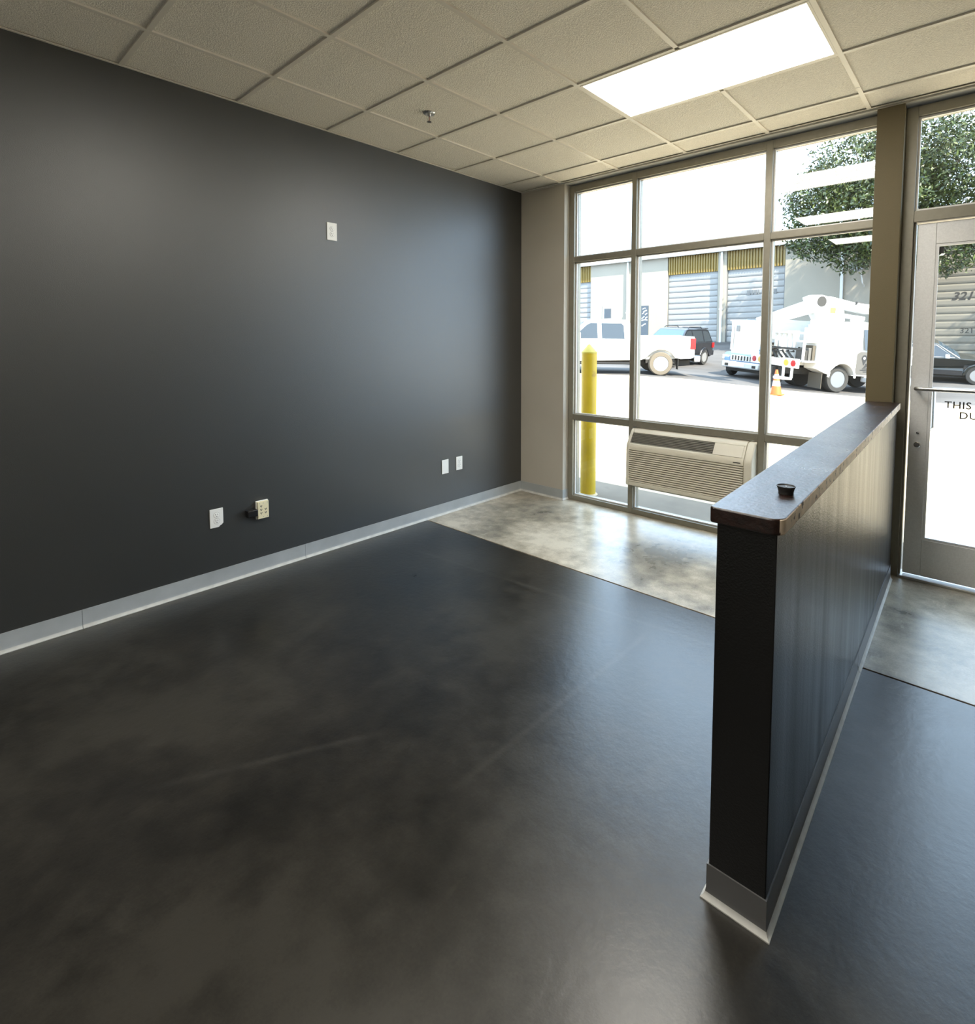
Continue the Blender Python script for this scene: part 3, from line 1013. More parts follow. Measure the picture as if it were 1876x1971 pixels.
def ground_mesh(name, y_lo, y_hi, nx, ny, m, label):
    b = bm_new()
    X0, X1_ = -34.0, 20.0
    g = []
    for i in range(nx + 1):
        x = X0 + (X1_ - X0) * i / nx
        a, c = y_lo(x), y_hi(x)
        g.append([b.verts.new((x, a + (c - a) * j / ny, gz(x, a + (c - a) * j / ny))) for j in range(ny + 1)])
    for i in range(nx):
        for j in range(ny):
            b.faces.new((g[i][j], g[i + 1][j], g[i + 1][j + 1], g[i][j + 1]))
    o = obj(name, b, m, None, smooth=True)
    return tag(o, label, 'ground', kind='structure')


ground_mesh('ground_shade_strip', lambda x: YO - 0.02, lambda x: 4.30, 54, 4, M_CONCSHADE, 'concrete strip along the building coloured darker for its shade')  # strip coloured dark where the building shades the lot
ground_mesh('ground_concrete', lambda x: 4.30, edge_y, 108, 30, M_CONC, 'sunlit pale concrete lot outside the windows')
ground_mesh('ground_asphalt', edge_y, lambda x: 46.0, 108, 50, M_ASPH, 'grey asphalt lane before the warehouse')

# ------------------------------------------------------------------ bollard
bo = tag(empty('bollard', (0.520, 3.795, gz(0.52, 3.795) - 0.0)), 'yellow steel bollard with a pointed cap just outside the window', 'bollard')
b = bm_new()
lathe(b, [(0, 0.0), (0.078, 0.0), (0.078, 1.455), (0, 1.455)], 32)
obj('post', b, M_YELLOW, bo, smooth=True)
b = bm_new()
lathe(b, [(0, 1.4555), (0.081, 1.4555), (0.081, 1.468), (0.012, 1.545), (0, 1.549)], 32)
obj('cap', b, M_YCAP, bo, smooth=True)
b = bm_new()
lathe(b, [(0, 0.001), (0.10, 0.001), (0.088, 0.012), (0.0785, 0.014), (0, 0.014)], 32)
obj('collar', b, M_CONC, bo, smooth=True)

# ------------------------------------------------------------------ warehouse across the lot
FY = 33.0
wh = tag(empty('warehouse', (0, FY, 0)), 'long pale stucco warehouse with roll-up doors across the lot', 'building')


def wbox(nm, x0, x1, y0, y1, z0, z1, m, par=None, bev=0.0):
    bmx = bm_new()
    box(bmx, x0, x1, y0, y1, z0, z1)
    return obj(nm, bmx, m, wh if par is None else par, bev)


ZB, ZT = 0.0, 7.10
GD = 5.92           # roll-up door head
doors = [(-22.0, -18.58, M_ROLL), (-12.60, -9.26, M_ROLL), (-8.75, -5.43, M_ROLL), (0.55, 4.6, M_ROLLTAN)]
segs = [(-30, -22.0), (-18.58, -12.60), (-9.26, -8.75), (-5.43, 0.55), (4.6, 16)]
for a, c in segs:
    wbox('wall_panel', a, c, 0, 0.4, ZB, ZT, M_STUCCO)
wbox('backing_wall', -30, 16, 0.45, 8, ZB, ZT, M_STUCCO)
wbox('roof', -30.2, 16.2, -0.16, 8.2, ZT + 0.001, ZT + 0.16, M_WHITEM)
gut = wbox('gutter', -30.2, 16.2, -0.30, -0.161, ZT - 0.06, ZT + 0.20, M_WHITEM, bev=0.03)
slat_cache = {}
for a, c, m in doors:
    gd = wbox('roll_up_door', a + 0.03, c - 0.03, 0.20, 0.24, ZB, GD, m)
    step = 0.36
    k = 0
    z = gz((a + c) / 2, FY)
    while z + step <= GD:
        key = (round(c - a, 3), m.name)
        if key in slat_cache:
            s_ = slat_cache[key].copy(); COL.objects.link(s_)
            s_.parent = gd
        else:
            bmx = bm_new()
            wd = (c - a) / 2 - 0.035
            prism(bmx, [(0.199, 0.012), (0.165, 0.03), (0.150, 0.10), (0.150, step - 0.10), (0.165, step - 0.04), (0.199, step - 0.012)], 'x', -wd, wd)
            s_ = obj('door_section', bmx, m, gd)
            slat_cache[key] = s_
        s_.location = ((a + c) / 2, 0, z)
        z += step
    # ochre corrugated header
    bmx = bm_new()
    nr = int((c - a) / 0.16)
    pts = []
    for i in range(nr):
        x = a + (c - a) * i / nr
        w_ = (c - a) / nr
        pts += [(x, 0.14), (x + w_ * 0.30, 0.14), (x + w_ * 0.42, 0.05), (x + w_ * 0.80, 0.05), (x + w_ * 0.92, 0.14)]
    pts.append((c, 0.14))
    A = [bmx.verts.new((p[0], p[1], GD)) for p in pts]
    B = [bmx.verts.new((p[0], p[1], ZT - 0.04)) for p in pts]
    for i in range(len(pts) - 1):
        bmx.faces.new((A[i], A[i + 1], B[i + 1], B[i]))
    bk = [bmx.verts.new(p) for p in ((a, 0.18, GD), (c, 0.18, GD), (c, 0.18, ZT - 0.04), (a, 0.18, ZT - 0.04))]
    bmx.faces.new(bk)
    if m is not M_ROLLTAN:
        obj('corrugated_header', bmx, M_CORR, wh)
    else:
        bmx.free()
        wbox('header_panel', a, c, 0.1, 0.4, GD, ZT, M_STUCCO)
    for xx in (a, c - 0.06):
        wbox('door_track', xx, xx + 0.06, 0.10, 0.199, ZB, GD, M_GREYM)
for xx in (-15.50, -9.02, -2.58):
    d_ = wbox('downspout', xx - 0.07, xx + 0.07, -0.13, -0.001, 1.0, ZT - 0.06, M_WHITEM, bev=0.02)
    wbox('strap', xx - 0.10, xx + 0.10, -0.14, -0.0005, 3.5, 3.58, M_WHITEM, d_)
# white service door with a small dark window, and a dark glass door with lettering strokes
sd = wbox('service_door', -17.55, -16.55, -0.03, -0.001, 1.45, 4.15, M_WHITEM)
wbox('window_frame', -17.40, -16.80, -0.05, -0.0305, 3.20, 3.92, M_GREYM, sd)
wbox('window_pane', -17.34, -16.86, -0.06, -0.051, 3.26, 3.86, M_DKGLASS, sd)
gd2 = wbox('glass_door', -14.50, -13.92, -0.04, -0.001, 1.4, 3.98, M_DKGLASS)
wbox('door_frame', -14.56, -14.50, -0.06, -0.001, 1.4, 4.04, M_GREYM, gd2)
for i, (x0, z0, x1, z1, r_) in enumerate(((-14.36, 3.75, -14.10, 3.80, .035), (-14.30, 3.55, -14.02, 3.66, .05), (-14.38, 3.42, -14.22, 3.50, .04), (-14.16, 3.36, -14.00, 3.46, .045), (-14.40, 3.10, -14.20, 3.26, .045), (-14.14, 3.12, -13.98, 3.20, .05), (-14.42, 2.98, -13.98, 3.0, .05), (-14.40, 2.6, -14.10, 2.75, .05))):
    bmx = bm_new()
    tube(bmx, [(x0, -0.045, z0), ((x0 + x1) / 2 + 0.05, -0.045, (z0 + z1) / 2 + 0.05), (x1, -0.045, z1)], r_ * 0.8, 6)
    for v in bmx.verts:
        v.co.y = -0.045 + (v.co.y + 0.045) * 0.1
    obj('white_lettering', bmx, M_WHITEM, gd2)
# faint stencilled strip on the second door
for i, (x0, w_) in enumerate(((-7.55, .20), (-7.30, .10), (-7.15, .16), (-6.93, .08), (-6.68, .18), (-6.45, .10), (-6.30, .22), (-6.02, .14))):
    wbox('stencil_mark', x0, x0 + w_, 0.135, 0.149, 4.34, 4.62, M_GREYM)
tmw = Matrix.Rotation(R(90), 4, 'X')
text_mesh('door_number', '321', 0.54, M_SLOT, wh, Matrix.Translation((2.02, 0.146, 3.55)) @ tmw, shear=0.3, bold=0.012)
text_mesh('door_number', '321', 0.36, M_SLOT, wh, Matrix.Translation((2.40, 0.146, 1.95)) @ tmw)
wbox('wall_light', -4.95, -4.15, -0.12, -0.001, 3.15, 3.45, M_GREYM)
wbox('wall_light', -3.9, -3.4, -0.10, -0.001, 3.45, 3.52, M_WHITEM)

# satellite dish on the warehouse wall
sdish = tag(empty('satellite_dish', (-1.55, FY - 0.001, 4.45)), 'white satellite dish on a bent arm on the warehouse wall', 'satellite dish')
b = bm_new()
tube(b, [(0, 0, 0), (-0.05, -0.25, 0.15), (-0.12, -0.38, 0.75), (-0.15, -0.45, 0.95)], 0.035, 8)
obj('mast', b, M_WHITEM, sdish, smooth=True)
b = bm_new()
lathe(b, [(0, 0.0), (0.2, 0.02), (0.38, 0.09), (0.47, 0.15), (0.46, 0.17), (0.37, 0.11), (0.2, 0.04), (0, 0.02)], 24, 'y')
ds = obj('reflector', b, M_ROLL, sdish, smooth=True)
ds.location = (-0.10, -0.55, 1.05)
ds.rotation_euler = (R(25), 0, R(150))
b = bm_new()
tube(b, [(-0.10, -0.55, 0.70), (-0.45, -0.95, 0.95)], 0.03, 6)
box(b, -0.62, -0.38, -1.05, -0.85, 0.88, 1.05)
obj('feed_arm', b, M_WHITEM, sdish)


# ------------------------------------------------------------------ vehicles
def place(root, x, y, hx, hy, wb, tr):
    """Stand a vehicle (X forward, origin under the rear axle) on the sloping lot."""
    f = Vector((hx, hy, 0)).normalized()
    l = Vector((-f.y, f.x, 0))

    def P(a, c):
        q = Vector((x, y, 0)) + f * a + l * c
        return Vector((q.x, q.y, gz(q.x, q.y)))
    r0 = (P(0, tr) + P(0, -tr)) / 2
    f0 = (P(wb, tr) + P(wb, -tr)) / 2
    fx = (f0 - r0).normalized()
    ly = (P(wb / 2, tr) - P(wb / 2, -tr)).normalized()
    up = fx.cross(ly).normalized()
    ly = up.cross(fx)
    mw = Matrix((fx, ly, up)).transposed().to_4x4()
    mw.translation = r0 + up * 0.005
    root.matrix_world = mw


def wheel(parent, x, y, r, w, side, m_tire=None, spokes=8, m_rim=None):
    """side = +1 outer face toward +y."""
    m_tire = m_tire or M_TIRE
    m_rim = m_rim or M_RIM
    b = bm_new()
    s = side
    lathe(b, [(r * 0.60, -w / 2 * s), (r * 0.93, -w / 2 * s), (r, -w * 0.34 * s), (r, w * 0.34 * s), (r * 0.93, w / 2 * s), (r * 0.66, w / 2 * s), (r * 0.62, w * 0.40 * s), (r * 0.60, -w * 0.2 * s)], 28, 'y', (0, 0, 0))
    o = obj('wheel', b, m_tire, parent, smooth=True)
    o.location = (x, y, r)
    b = bm_new()
    lathe(b, [(r * 0.64, w * 0.46 * s), (r * 0.61, w * 0.46 * s), (r * 0.56, w * 0.20 * s), (r * 0.3, w * 0.12 * s), (0, w * 0.12 * s), (0, w * 0.08 * s), (r * 0.59, w * 0.08 * s), (r * 0.62, w * 0.40 * s)], 28, 'y')
    lathe(b, [(0, w * 0.13 * s), (r * 0.14, w * 0.13 * s), (r * 0.13, w * 0.33 * s), (0, w * 0.34 * s)], 14, 'y')
    for k in range(spokes):
        a = 2 * math.pi * k / spokes
        c, si = math.cos(a), math.sin(a)
        ww = r * 0.055
        vs = []
        for rr, yy in ((r * 0.12, 0.30), (r * 0.58, 0.36)):
            for t in (-ww, ww):
                for dy in (0.0, -0.12):
                    vs.append(b.verts.new((rr * c - t * si, (yy + dy) * w * s, rr * si + t * c)))
        for f in ((0, 2, 6, 4), (1, 5, 7, 3), (0, 4, 5, 1), (2, 3, 7, 6), (0, 1, 3, 2), (4, 6, 7, 5)):
            b.faces.new([vs[i] for i in f])
    obj('rim', b, m_rim, o)
    b = bm_new()
    disc_panel(b, (0, w * 0.065 * s, 0), r * 0.58, 'y', 0.008, 24)
    obj('brake_disc', b, M_SLOT, o)
    return o


def loft(prof, hw, bevel, name, m, parent, smooth=True):
    """Closed side profile [(x, z)] with half-width hw(x, z)."""
    b = bm_new()
    L_ = [b.verts.new((x, hw(x, z), z)) for x, z in prof]
    R_ = [b.verts.new((x, -hw(x, z), z)) for x, z in prof]
    n_ = len(prof)
    fL = b.faces.new(L_)
    fR = b.faces.new(R_[::-1])
    for i in range(n_):
        b.faces.new((L_[i], R_[i], R_[(i + 1) % n_], L_[(i + 1) % n_]))
    bmesh.ops.triangulate(b, faces=[fL, fR])
    return obj(name, b, m, parent, bevel)


def side_panel(name, poly, hw, side, m, parent, proud=0.006, thick=0.012):
    b = bm_new()
    A = [b.verts.new((x, side * (hw(x, z) + proud), z)) for x, z in poly]
    B = [b.verts.new((x, side * (hw(x, z) + proud - thick), z)) for x, z in poly]
    n_ = len(poly)
    b.faces.new(A)
    b.faces.new(B[::-1])
    for i in range(n_):
        b.faces.new((A[i], B[i], B[(i + 1) % n_], A[(i + 1) % n_]))
    return obj(name, b, m, parent)


def cross_panel(name, p0, p1, hw, m, parent, inset=0.06, proud=0.008):
    """Glass across the car between profile points p0 (low) and p1 (high)."""
    (x0, z0), (x1, z1) = p0, p1
    d = Vector((x1 - x0, 0, z1 - z0)).normalized()
    nn = Vector((d.z, 0, -d.x))
    if nn.x * (1 if x0 > x1 else -1) < 0:
        nn = -nn
    b = bm_new()
    vs = []
    for (x, z), h in ((p0, hw(*p0) - inset), (p1, hw(*p1) - inset)):
        for sy in (1, -1):
            for q in (proud, -0.01):
                vs.append(b.verts.new((x + nn.x * q, sy * h, z + nn.z * q)))
    for f in ((0, 2, 6, 4), (1, 5, 7, 3), (0, 4, 5, 1), (2, 3, 7, 6), (0, 1, 3, 2), (4, 6, 7, 5)):
        b.faces.new([vs[i] for i in f])
    return obj(name, b, m, parent)


def arch(cx, r, n_=7, rev=False):
    pts = [(cx + r * math.cos(math.pi * k / n_), 0.40 + (r) * math.sin(math.pi * k / n_) * 0.95) for k in range(n_ + 1)]
    return pts[::-1] if rev else pts


def add_boxpart(root, nm, dims, m, bev=0.01):
    bmx = bm_new()
    box(bmx, *dims)
    return obj(nm, bmx, m, root, bev)


# --- white pickup truck
pk = tag(empty('pickup_truck'), 'white crew-cab pickup truck parked behind the yellow bollard', 'truck')


def hw_body(x, z):
    return 0.98 if z < 1.15 else 0.98 - (z - 1.15) * 0.18


def hw_cab(x, z):
    return 0.93 - max(0, z - 1.15) * 0.30


# cab and front body
prof = [(4.72, 0.62), (4.74, 1.02), (4.66, 1.16), (3.35, 1.24), (3.20, 1.24), (0.98, 1.24), (0.98, 0.52), (3.14, 0.46)] + [(p[0], p[1]) for p in arch(3.68, 0.50)[::-1]] + [(4.25, 0.55)]
loft(prof, hw_body, 0.03, 'body', M_CARWHITE, pk)
prof = [(0.98, 1.22), (3.40, 1.22), (2.62, 1.86), (2.45, 1.92), (1.22, 1.92), (1.06, 1.84)]
loft(prof, hw_cab, 0.04, 'cab', M_CARWHITE, pk)
cross_panel('windshield', (3.34, 1.28), (2.66, 1.84), hw_cab, M_BLUEGLASS, pk, 0.05)
cross_panel('rear_window', (0.985, 1.30), (1.055, 1.78), hw_cab, M_DKGLASS, pk, 0.12)
for s in (1, -1):
    side_panel('front_side_window', [(2.18, 1.26), (3.06, 1.26), (2.98, 1.36), (2.56, 1.74), (2.44, 1.80), (2.20, 1.80)], hw_cab, s, M_DKGLASS, pk)
    side_panel('rear_side_window', [(1.25, 1.26), (2.04, 1.26), (2.06, 1.80), (1.36, 1.80), (1.28, 1.72)], hw_cab, s, M_DKGLASS, pk)
    mi = add_boxpart(pk, 'mirror', (2.80, 2.98, s * 0.98 if s > 0 else -1.22, 1.22 if s > 0 else -0.98, 1.20, 1.48), M_CARWHITE, 0.03)
    add_boxpart(mi, 'mirror_arm', (2.85, 2.95, 0.90 * s if s > 0 else -0.99, 0.99 if s > 0 else -0.90, 1.22, 1.27), M_BLACK, 0.005)
    side_panel('door_gap', [(2.105, 0.58), (2.117, 0.58), (2.117, 1.24), (2.105, 1.24)], hw_body, s, M_GREYM, pk, 0.002, 0.006)
    side_panel('door_handle', [(2.20, 1.06), (2.38, 1.06), (2.38, 1.10), (2.20, 1.10)], hw_body, s, M_SILVER, pk, 0.03, 0.04)
    side_panel('door_handle', [(1.20, 1.06), (1.38, 1.06), (1.38, 1.10), (1.20, 1.10)], hw_body, s, M_SILVER, pk, 0.03, 0.04)
    side_panel('running_board', [(0.70, 0.40), (3.05, 0.40), (3.05, 0.45), (0.70, 0.45)], lambda x, z: 0.98, s, M_BLACK, pk, 0.04, 0.20)
    # bed sides
    prof = [(0.94, 0.54), (0.94, 1.34), (-1.12, 1.36), (-1.14, 0.66), (-1.02, 0.60), (-0.66, 0.58)] + arch(0.0, 0.54)[::-1][1:-1] + [(0.66, 0.54)]
    bq = bm_new()
    A = [bq.verts.new((x, s * 0.98, z)) for x, z in prof]
    B = [bq.verts.new((x, s * 0.86, z)) for x, z in prof]
    fa, fb = bq.faces.new(A), bq.faces.new(B[::-1])
    for i in range(len(prof)):
        j = (i + 1) % len(prof)
        bq.faces.new((A[i], B[i], B[j], A[j]))
    bmesh.ops.triangulate(bq, faces=[fa, fb])
    obj('bed_side', bq, M_CARWHITE, pk, 0.012)
    add_boxpart(pk, 'tail_light', (-1.165, -0.98, 0.86 if s > 0 else -0.99, 0.99 if s > 0 else -0.86, 0.92, 1.30), M_RED, 0.01)
    add_boxpart(pk, 'wheel_well', (-0.50, 0.50, 0.55 if s > 0 else -0.855, 0.855 if s > 0 else -0.55, 0.42, 0.95), M_SLOT, 0.0)
    wheel(pk, 0.0, s * 0.86, 0.41, 0.27, s, M_TIREDUST, 10)
    wheel(pk, 3.68, s * 0.86, 0.41, 0.27, s, M_TIREDUST, 10)
    add_boxpart(pk, 'headlight', (4.60, 4.755, 0.62 if s > 0 else -0.93, 0.93 if s > 0 else -0.62, 0.86, 1.08), M_REFL, 0.02)
    add_boxpart(pk, 'mud_flap', (-0.60, -0.58, 0.74 if s > 0 else -0.98, 0.98 if s > 0 else -0.74, 0.22, 0.58), M_SLOT, 0.0)
add_boxpart(pk, 'bed_floor', (-1.10, 0.93, -0.86, 0.86, 0.62, 0.70), M_GREYM, 0.0)
add_boxpart(pk, 'bed_front', (0.88, 0.94, -0.86, 0.86, 0.70, 1.34), M_CARWHITE, 0.0)
add_boxpart(pk, 'tailgate', (-1.13, -1.07, -0.86, 0.86, 0.66, 1.35), M_CARWHITE, 0.01)
add_boxpart(pk, 'rear_bumper', (-1.36, -1.14, -0.95, 0.95, 0.48, 0.70), M_CHROME, 0.03)
add_boxpart(pk, 'front_bumper', (4.70, 4.90, -0.95, 0.95, 0.42, 0.64), M_CHROME, 0.03)
add_boxpart(pk, 'grille', (4.72, 4.77, -0.60, 0.60, 0.70, 1.08), M_BLACK, 0.01)
add_boxpart(pk, 'chassis', (-1.1, 4.5, -0.55, 0.55, 0.34, 0.52), M_SLOT, 0.0)
place(pk, -5.06 - 0.62 * 0.86, 16.75 + 0.78 * 0.86, -0.785, -0.62, 3.68, 0.86)


# --- generic wagon-style vehicle
def suv(name, label, paint, L=(4.55, 0.92), roof=1.66, hood=1.02, tire=0.36, rack=True, trim=None, cat='car', blue=False):
    root = tag(empty(name), label, cat)
    ln, w = L
    wb = 2.65
    fr = ln - 0.85 - 0.0           # front overhang ends here (rear axle at 0, tail at -0.85)

    def hb(x, z):
        t = max(0.0, (x - (fr - 0.55)) / 0.55)
        u = max(0.0, (-0.45 - x) / 0.4)
        return w - 0.16 * t * t - 0.06 * u * u - max(0, 0.55 - z) * 0.10

    def hc(x, z):
        return w - 0.04 - max(0, z - hood) * 0.33

    prof = [(fr, 0.42), (fr + 0.03, 0.70), (fr - 0.06, 0.88), (fr - 0.35, hood - 0.06), (wb - 0.55, hood + 0.02), (-0.80, hood + 0.04), (-0.86, 0.80), (-0.84, 0.42), (-0.48, 0.36)]
    prof += arch(0.0, tire + 0.07)[::-1][1:-1] + [(0.48, 0.32), (wb - 0.48, 0.32)] + arch(wb, tire + 0.07)[::-1][1:-1] + [(wb + 0.48, 0.36)]
    loft(prof, hb, 0.035, 'body', paint, root)
    prof = [(-0.80, hood), (wb - 0.50, hood), (wb - 1.25, roof - 0.06), (wb - 1.45, roof), (-0.40, roof + 0.01), (-0.62, roof - 0.05)]
    loft(prof, hc, 0.04, 'cabin', paint, root)
    cross_panel('windshield', (wb - 0.56, hood + 0.06), (wb - 1.22, roof - 0.09), hc, M_BLUEGLASS, root, 0.07)
    cross_panel('rear_window', (-0.79, hood + 0.08), (-0.64, roof - 0.12), hc, M_DKGLASS, root, 0.1)
    for s in (1, -1):
        wins = (('front_side_window', [(0.98, hood + 0.04), (wb - 0.72, hood + 0.04), (wb - 1.30, roof - 0.12), (1.02, roof - 0.10)]),
                ('middle_side_window', [(0.10, hood + 0.05), (0.90, hood + 0.04), (0.94, roof - 0.10), (0.06, roof - 0.10)]),
                ('rear_side_window', [(-0.66, hood + 0.08), (0.0, hood + 0.05), (-0.03, roof - 0.10), (-0.50, roof - 0.12)]))
        for nm, po in wins:
            wv = side_panel(nm, po, hc, s, M_DKGLASS, root)
            if trim:
                bq = bm_new()
                loop = [Vector((x, s * (hc(x, z) + 0.010), z)) for x, z in po]
                tube(bq, loop + [loop[0]], 0.014, 6)
                obj('window_trim', bq, trim, wv)
        side_panel('rocker', [(0.45, 0.34), (wb - 0.45, 0.34), (wb - 0.45, 0.52), (0.45, 0.52)], lambda x, z: w, s, M_BLACK, root, 0.008, 0.02)
        side_panel('door_gap', [(0.93, 0.54), (0.942, 0.54), (0.942, hood), (0.93, hood)], hb, s, M_SLOT, root, 0.003, 0.006)
        side_panel('door_handle', [(1.05, hood - 0.14), (1.24, hood - 0.14), (1.24, hood - 0.10), (1.05, hood - 0.10)], hb, s, trim or paint, root, 0.03, 0.04)
        add_boxpart(root, 'mirror', (wb - 1.02, wb - 0.88, w - 0.02 if s > 0 else -w - 0.18, w + 0.18 if s > 0 else -w + 0.02, hood + 0.02, hood + 0.17), trim or paint, 0.03)
        add_boxpart(root, 'headlight', (fr - 0.20, fr - 0.005, 0.50 if s > 0 else -0.78, 0.78 if s > 0 else -0.50, 0.68, 0.84), M_REFL, 0.02)
        add_boxpart(root, 'tail_light', (-0.875, -0.70, w - 0.17 if s > 0 else -w + 0.015, w - 0.015 if s > 0 else -w + 0.17, 0.78, hood), M_RED, 0.01)
        add_boxpart(root, 'wheel_well', (-tire - 0.06, tire + 0.06, 0.4 if s > 0 else -w + 0.06, w - 0.06 if s > 0 else -0.4, 0.3, 0.74), M_SLOT, 0.0)
        add_boxpart(root, 'wheel_well', (wb - tire - 0.06, wb + tire + 0.06, 0.4 if s > 0 else -w + 0.10, w - 0.10 if s > 0 else -0.4, 0.3, 0.74), M_SLOT, 0.0)
        wheel(root, 0.0, s * (w - 0.12), tire, 0.22, s, None, 5)
        wheel(root, wb, s * (w - 0.12), tire, 0.22, s, None, 5)
        if rack:
            bq = bm_new()
            tube(bq, [(wb - 1.5, s * 0.60, roof - 0.01), (wb - 1.62, s * 0.60, roof + 0.07), (0.0, s * 0.60, roof + 0.07), (-0.15, s * 0.60, roof - 0.005)], 0.02, 8)
            obj('roof_rail', bq, M_BLACK, root, smooth=True)
    add_boxpart(root, 'spoiler', (-0.78, -0.42, -0.58, 0.58, roof - 0.01, roof + 0.035), paint, 0.01)
    add_boxpart(root, 'rear_bumper', (-0.97, -0.80, -w + 0.06, w - 0.06, 0.42, 0.66), paint, 0.04)
    fb = add_boxpart(root, 'front_bumper', (fr - 0.10, fr + 0.12, -w + 0.14, w - 0.14, 0.38, 0.62), M_SILVER if blue else paint, 0.05)
    gr = add_boxpart(root, 'grille', (fr - 0.02, fr + 0.035, -0.44, 0.44, 0.66, 0.86), M_SILVER if blue else M_BLACK, 0.01)
    if blue:
        for k in range(7):
            y = -0.34 + k * 0.68 / 6
            add_boxpart(gr, 'grille_slot', (fr + 0.034, fr + 0.040, y - 0.028, y + 0.028, 0.68, 0.85), M_SLOT, 0.0)
        add_boxpart(fb, 'number_plate', (fr + 0.118, fr + 0.13, -0.16, 0.16, 0.46, 0.60), M_REFL, 0.0)
        for s in (1, -1):
            add_boxpart(fb, 'fog_light', (fr + 0.10, fr + 0.125, s * 0.52 - 0.07, s * 0.52 + 0.07, 0.44, 0.54), M_SLOT, 0.0)
    add_boxpart(root, 'floor_pan', (-0.7, fr - 0.2, -w + 0.2, w - 0.2, 0.24, 0.40), M_SLOT, 0.0)
    return root


s1 = suv('sport_utility_car', 'black sport utility car with roof rails parked behind the white pickup', M_CARDARK)
place(s1, -6.5 - 0.78, 24.0, -0.10, -0.99, 2.65, 0.78)
s2 = suv('compact_car', 'pale blue compact car with slotted silver grille partly hidden by the bucket truck', M_CARBLUE, L=(4.35, 0.86), roof=1.62, hood=0.98, rack=False, blue=True)
place(s2, -3.05, 23.6, -0.12, -0.99, 2.65, 0.74)
s3 = suv('estate_car', 'dark green car with bright window trim seen through the glass door', M_CARGREEN, L=(4.6, 0.90), roof=1.56, hood=0.96, rack=False, trim=M_SILVER)
place(s3, 0.5, 26.6, 0.99, 0.10, 2.65, 0.78)

# --- white bucket truck
bt = tag(empty('bucket_truck'), 'white utility bucket truck with folded boom and logo on its door', 'truck')
bp_ = lambda nm, d, m, bev=0.01, par=None: add_boxpart(par or bt, nm, d, m, bev)
bp_('chassis', (-1.5, 3.6, -0.42, 0.42, 0.50, 0.72), M_SLOT, 0.0)
bp_('deck', (-1.55, 0.50, -0.60, 0.60, 0.80, 0.92), M_WHITEM, 0.01)
for s in (1, -1):
    # compartment sides with wheel arch
    prof = [(0.50, 0.58), (0.50, 2.12), (-0.95, 2.12), (-0.95, 0.74), (-0.64, 0.62), (-0.50, 0.58)] + [(0.47 * math.cos(math.pi * k / 8), 0.50 + 0.45 * math.sin(math.pi * k / 8)) for k in range(9)][::-1][1:-1] + [(0.485, 0.58)]
    bq = bm_new()
    A = [bq.verts.new((x, s * 1.15, z)) for x, z in prof]
    B = [bq.verts.new((x, s * 0.62, z)) for x, z in prof]
    fa, fb_ = bq.faces.new(A), bq.faces.new(B[::-1])
    for i in range(len(prof)):
        j = (i + 1) % len(prof)
        bq.faces.new((A[i], B[i], B[j], A[j]))
    bmesh.ops.triangulate(bq, faces=[fa, fb_])
    ub = obj('utility_body', bq, M_CARWHITE, bt, 0.015)
    bq = bm_new()
    tube(bq, [(0.49 * math.cos(math.pi * k / 10), s * 1.16, 0.50 + 0.47 * math.sin(math.pi * k / 10)) for k in range(11)], 0.035, 8)
    obj('wheel_arch_trim', bq, M_CARWHITE, ub, smooth=True)
    for x0, x1 in ((-0.90, -0.16), (-0.12, 0.47)):
        bp_('compartment_door', (x0, x1, s * 1.151 if s > 0 else -1.163, 1.163 if s > 0 else -1.151, 1.12, 2.06), M_CARWHITE, 0.004, ub)
    bp_('top_tray', (-0.95, 0.50, s * 0.9 - 0.22, s * 0.9 + 0.22, 2.121, 2.26), M_CARWHITE, 0.01, ub)
    # rear compartment with tools behind the side body
    bp_('tool_shelf', (-1.45, -0.96, s * 0.88 - 0.26, s * 0.88 + 0.26, 0.92, 0.98), M_WHITEM, 0.005)
    bp_('tool_rack', (-1.40, -0.96, s * 0.88 - 0.24, s * 0.88 + 0.24, 1.55, 1.60), M_WHITEM, 0.005)
    for k, (dx, dz, m_) in enumerate(((-1.35, 1.0, M_SLOT), (-1.22, 1.0, M_DECAL), (-1.08, 1.0, M_FLAP))):
        bp_('tool_bin', (dx, dx + 0.10, s * 0.88 - 0.2, s * 0.88 + 0.2, dz - 0.015, dz + 0.30 + 0.08 * k), m_, 0.005)
    bp_('rack_post', (-1.45, -1.39, s * 1.10 - 0.03, s * 1.10 + 0.03, 0.92, 2.0), M_WHITEM, 0.005)
    bp_('light_panel', (-1.62, -1.56, s * 0.80 - 0.36, s * 0.80 + 0.36, 0.72, 1.02), M_CARWHITE, 0.01)
    for k, m_ in ((0.16, M_RED), (-0.16, M_AMBER)):
        bq = bm_new()
        disc_panel(bq, (-1.625, s * (0.80 + k), 0.87), 0.10, 'x', 0.03, 16)
        obj('lamp', bq, m_, bt, smooth=True)
    bp_('mud_flap', (-0.74, -0.72, s * 0.90 - 0.28, s * 0.90 + 0.28, 0.12, 0.60), M_FLAP, 0.0)
    for yy in (0.92, 0.64):
        wheel(bt, 0.0, s * yy, 0.42, 0.24, s, M_TIRE, 6, M_RIMGREY)
    wheel(bt, 2.585, s * 0.92, 0.42, 0.25, s, M_TIRE, 6, M_RIMGREY)
bp_('tail_beam', (-1.62, -1.56, -0.43, 0.43, 0.74, 0.98), M_CARWHITE, 0.01)
bp_('step_plate', (-1.95, -1.62, -0.98, -0.50, 0.34, 0.42), M_WHITEM, 0.02)
for yy in (-0.94, -0.56):
    bp_('step_hanger', (-1.66, -1.60, yy - 0.03, yy + 0.03, 0.40, 0.73), M_WHITEM, 0.005)
